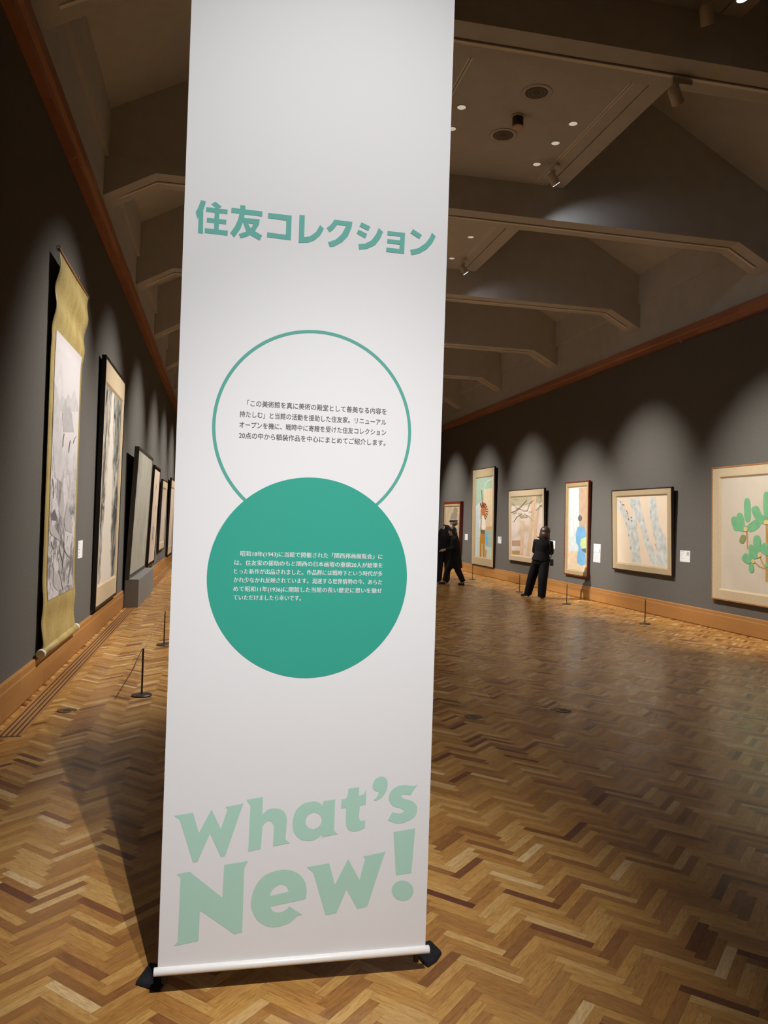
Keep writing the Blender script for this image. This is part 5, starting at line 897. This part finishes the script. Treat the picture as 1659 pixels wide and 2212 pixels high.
for nm, a, tt, hl in (('shoe', lA, (-.46, .36, .032), (-.30, .27)), ('shoe', rA, (.04, .15, .032), (-.015, -.035))):
    blob(nm, [('t', [((a[0], a[1], .07), .045), (((a[0]+tt[0])/2, (a[1]+tt[1])/2, .045), (.042, .036)), (tt, .028)]), ('t', [((hl[0], hl[1], .06), .035), ((hl[0], hl[1], .012), .022)])], .006, M_shoe, wm)
blob('hair', [('e', HP(0, -.022, .028), (.116, .118, .110), math.radians(-48)), ('e', HP(0, -.050, -.06), (.122, .095, .115), math.radians(-48)), ('e', HP(-.072, .0, -.07), (.045, .072, .085), math.radians(-48)), ('e', HP(.072, -.01, -.07), (.042, .06, .085), math.radians(-48)), ('e', HP(0, .05, .085), (.072, .045, .035), math.radians(-48))], .006, M_hair, wm)
blob('face_mask', [('e', HP(0, .068, -.055), (.060, .042, .050), math.radians(-48))], .006, M_mask, wm)
bg = thing('handbag', 'small black bag at the right hip of the woman in black', 'bag', (6.96, 16.04, 0), (0, 0, AZ))
bm = bmesh.new(); box(bm, (.185, .10, .80), (.075, .16, .145)); bevel(from_bm('bag_body', bm, M_black, bg), .012, 3)
bm = bmesh.new(); tube(bm, [(.155, .03, .87), (.17, .0, 1.0), (.13, -.025, 1.2), (.11, .03, 1.35), (.13, .16, 1.33), (.18, .21, 1.0), (.16, .17, .87)], .007, 8); from_bm('strap', bm, M_black, bg)

# walking visitor in the long dark coat: heads left (local y = walking direction)
hd, HP = head_items((.0, .075, 1.375), .0, .098, -.12)
fA, bA = (.075, .24, .085), (-.075, -.26, .10)
body = hd+[('t', [((0, .05, 1.31), .048), ((0, .02, 1.22), .06)]), ('t', [((0, .01, 1.21), (.15, .08)), ((0, -.01, 1.05), (.14, .10)), ((0, -.03, .78), (.15, .11))]),
    ('t', [((.075, -.01, .76), .08), ((.078, .16, .42), .055), (fA, .04)]), ('t', [((-.075, -.03, .76), .08), ((-.075, -.08, .42), .055), (bA, .04)]),
    ('t', [(fA, .04), ((.08, .33, .04), .034), ((.08, .38, .03), .024)]), ('t', [(bA, .04), ((-.08, -.18, .045), .034), ((-.08, -.13, .03), .024)]),
    ('t', [((.175, .0, 1.19), .046), ((.20, -.02, .95), .037), ((.14, .24, .90), .026)]), ('t', [((-.175, .0, 1.19), .046), ((-.20, -.02, .95), .037), ((-.14, .24, .90), .026)])]
body += hand_items((.14, .24, .90), (-.15, 1, -.1), (.5, .1, 1)) + hand_items((-.14, .24, .90), (.15, 1, -.1), (-.5, .1, 1))
w2 = person('visitor with short dark hair and glasses in a long dark coat, walking left', (5.96, 19.36, 0), math.radians(70), body)
blob('coat', [('t', [((0, .035, 1.285), (.075, .07)), ((0, .01, 1.215), (.185, .10)), ((0, -.005, 1.05), (.19, .135)), ((0, -.02, .75), (.20, .155)), ((0, -.03, .44), (.215, .185))]),
    ('t', [((.165, .0, 1.19), .072), ((.205, -.02, .95), .065), ((.15, .21, .905), .045)]), ('t', [((-.165, .0, 1.19), .072), ((-.205, -.02, .95), .065), ((-.15, .21, .905), .045)])], .010, M_coat, w2)
blob('trousers', [('t', [((.07, .06, .60), .10), ((.078, .16, .40), .085), ((.075, .235, .09), .065)]), ('t', [((-.07, -.05, .60), .10), ((-.075, -.10, .40), .085), ((-.075, -.25, .10), .065)]), ('t', [((0, 0, .74), .13), ((0, 0, .58), .14)])], .010, M_trou, w2)
for a, tt in ((fA, (.08, .39, .032)), (bA, (-.08, -.12, .032))):
    blob('shoe', [('t', [((a[0], a[1]-.02, .05), .048), (((a[0]+tt[0])/2, (a[1]+tt[1])/2, .045), (.046, .038)), (tt, .03)])], .006, M_shoe, w2)
blob('hair', [('e', HP(0, -.022, .035), (.090, .100, .092)), ('e', HP(0, -.06, -.025), (.082, .052, .070)), ('e', HP(0, .055, .092), (.062, .040, .022)), ('e', HP(.068, -.02, .0), (.022, .045, .055)), ('e', HP(-.068, -.02, .0), (.022, .045, .055))], .006, M_dhair, w2)
bm = bmesh.new()
for s in (-1, 1):
    c = HP(s*.034, .096, .012); tube(bm, [c+Vector((.026*math.cos(a), 0, .020*math.sin(a))) for a in [k*math.pi/6 for k in range(13)]], .0028, 6)
    tube(bm, [HP(s*.060, .094, .016), HP(s*.082, .01, .012)], .0026, 6)
tube(bm, [HP(-.010, .098, .014), HP(.010, .098, .014)], .0026, 6)
from_bm('glasses', bm, mat('glasses_metal', (.45, .40, .36), .3, metal=.6), w2)
blob('collar', [('t', [(HP(0, -.01, -.105), (.062, .058)), (HP(0, -.02, -.135), (.068, .062))])], .006, mat('pale_collar', (.45, .43, .40), .8), w2)

# taller visitor in the grey flat cap, leaning, seen mostly from behind beside the walker
hd, HP = head_items((.20, .02, 1.585), math.radians(62), .1, -.05)
lA, rA = (-.14, .0, .085), (.08, .03, .085)
body = hd+[('t', [((.17, .01, 1.51), .052), ((.10, .0, 1.42), .065)]), ('t', [((.06, .0, 1.41), (.16, .085)), ((.02, .0, 1.22), (.15, .10)), ((-.03, .0, .92), (.15, .11))]),
    ('t', [((-.10, .0, .90), .085), ((-.12, .02, .5), .058), (lA, .042)]), ('t', [((.05, .0, .90), .085), ((.07, .03, .5), .058), (rA, .042)]),
    ('t', [(lA, .042), ((-.18, .08, .04), .036), ((-.20, .14, .03), .026)]), ('t', [(rA, .042), ((.06, .12, .04), .036), ((.05, .18, .03), .026)]),
    ('t', [((-.14, -.01, 1.37), .050), ((-.26, .02, 1.12), .040), ((-.16, .22, 1.0), .028)]), ('t', [((.24, .0, 1.36), .050), ((.26, .05, 1.10), .040), ((.14, .24, 1.02), .028)])]
body += hand_items((-.16, .22, 1.0), (.6, .8, 0), (-.3, .2, 1)) + hand_items((.14, .24, 1.02), (-.6, .8, 0), (.3, .2, 1))
w3 = person('man in a grey flat cap and dark jacket, between the banner and the walker', (5.93, 20.12, 0), -math.atan2(5.93, 20.12), body)
blob('jacket', [('t', [((.13, .0, 1.475), (.08, .07)), ((.055, .0, 1.405), (.205, .11)), ((.01, .0, 1.20), (.20, .14)), ((-.02, .0, .98), (.19, .14)), ((-.03, .0, .80), (.20, .15))]),
    ('t', [((-.13, -.01, 1.365), .078), ((-.26, .02, 1.12), .070), ((-.17, .20, 1.0), .048)]), ('t', [((.23, .0, 1.355), .078), ((.265, .05, 1.10), .070), ((.15, .22, 1.02), .048)])], .010, M_coat, w3)
blob('trousers', [('t', [((-.03, .0, .95), (.15, .11)), ((-.03, .0, .80), (.165, .12))]), ('t', [((-.11, .0, .84), .10), ((-.125, .02, .5), .085), ((-.14, .0, .06), .07)]), ('t', [((.05, .0, .84), .10), ((.07, .03, .5), .085), ((.08, .03, .06), .07)])], .010, M_trou, w3)
for a, tt in ((lA, (-.20, .14, .032)), (rA, (.05, .19, .032))):
    blob('shoe', [('t', [((a[0], a[1]-.02, .05), .05), (((a[0]+tt[0])/2, (a[1]+tt[1])/2, .045), (.048, .038)), (tt, .03)])], .006, M_shoe, w3)
blob('flat_cap', [('e', HP(0, -.005, .085), (.098, .118, .045), math.radians(62)), ('e', HP(0, -.01, .06), (.090, .100, .045), math.radians(62)), ('e', HP(0, .095, .055), (.055, .042, .012), math.radians(62))], .006, M_cap, w3)
blob('hair', [('e', HP(0, -.045, .0), (.084, .072, .062), math.radians(62))], .006, mat('grey_hair', (.16, .15, .145), .6), w3)
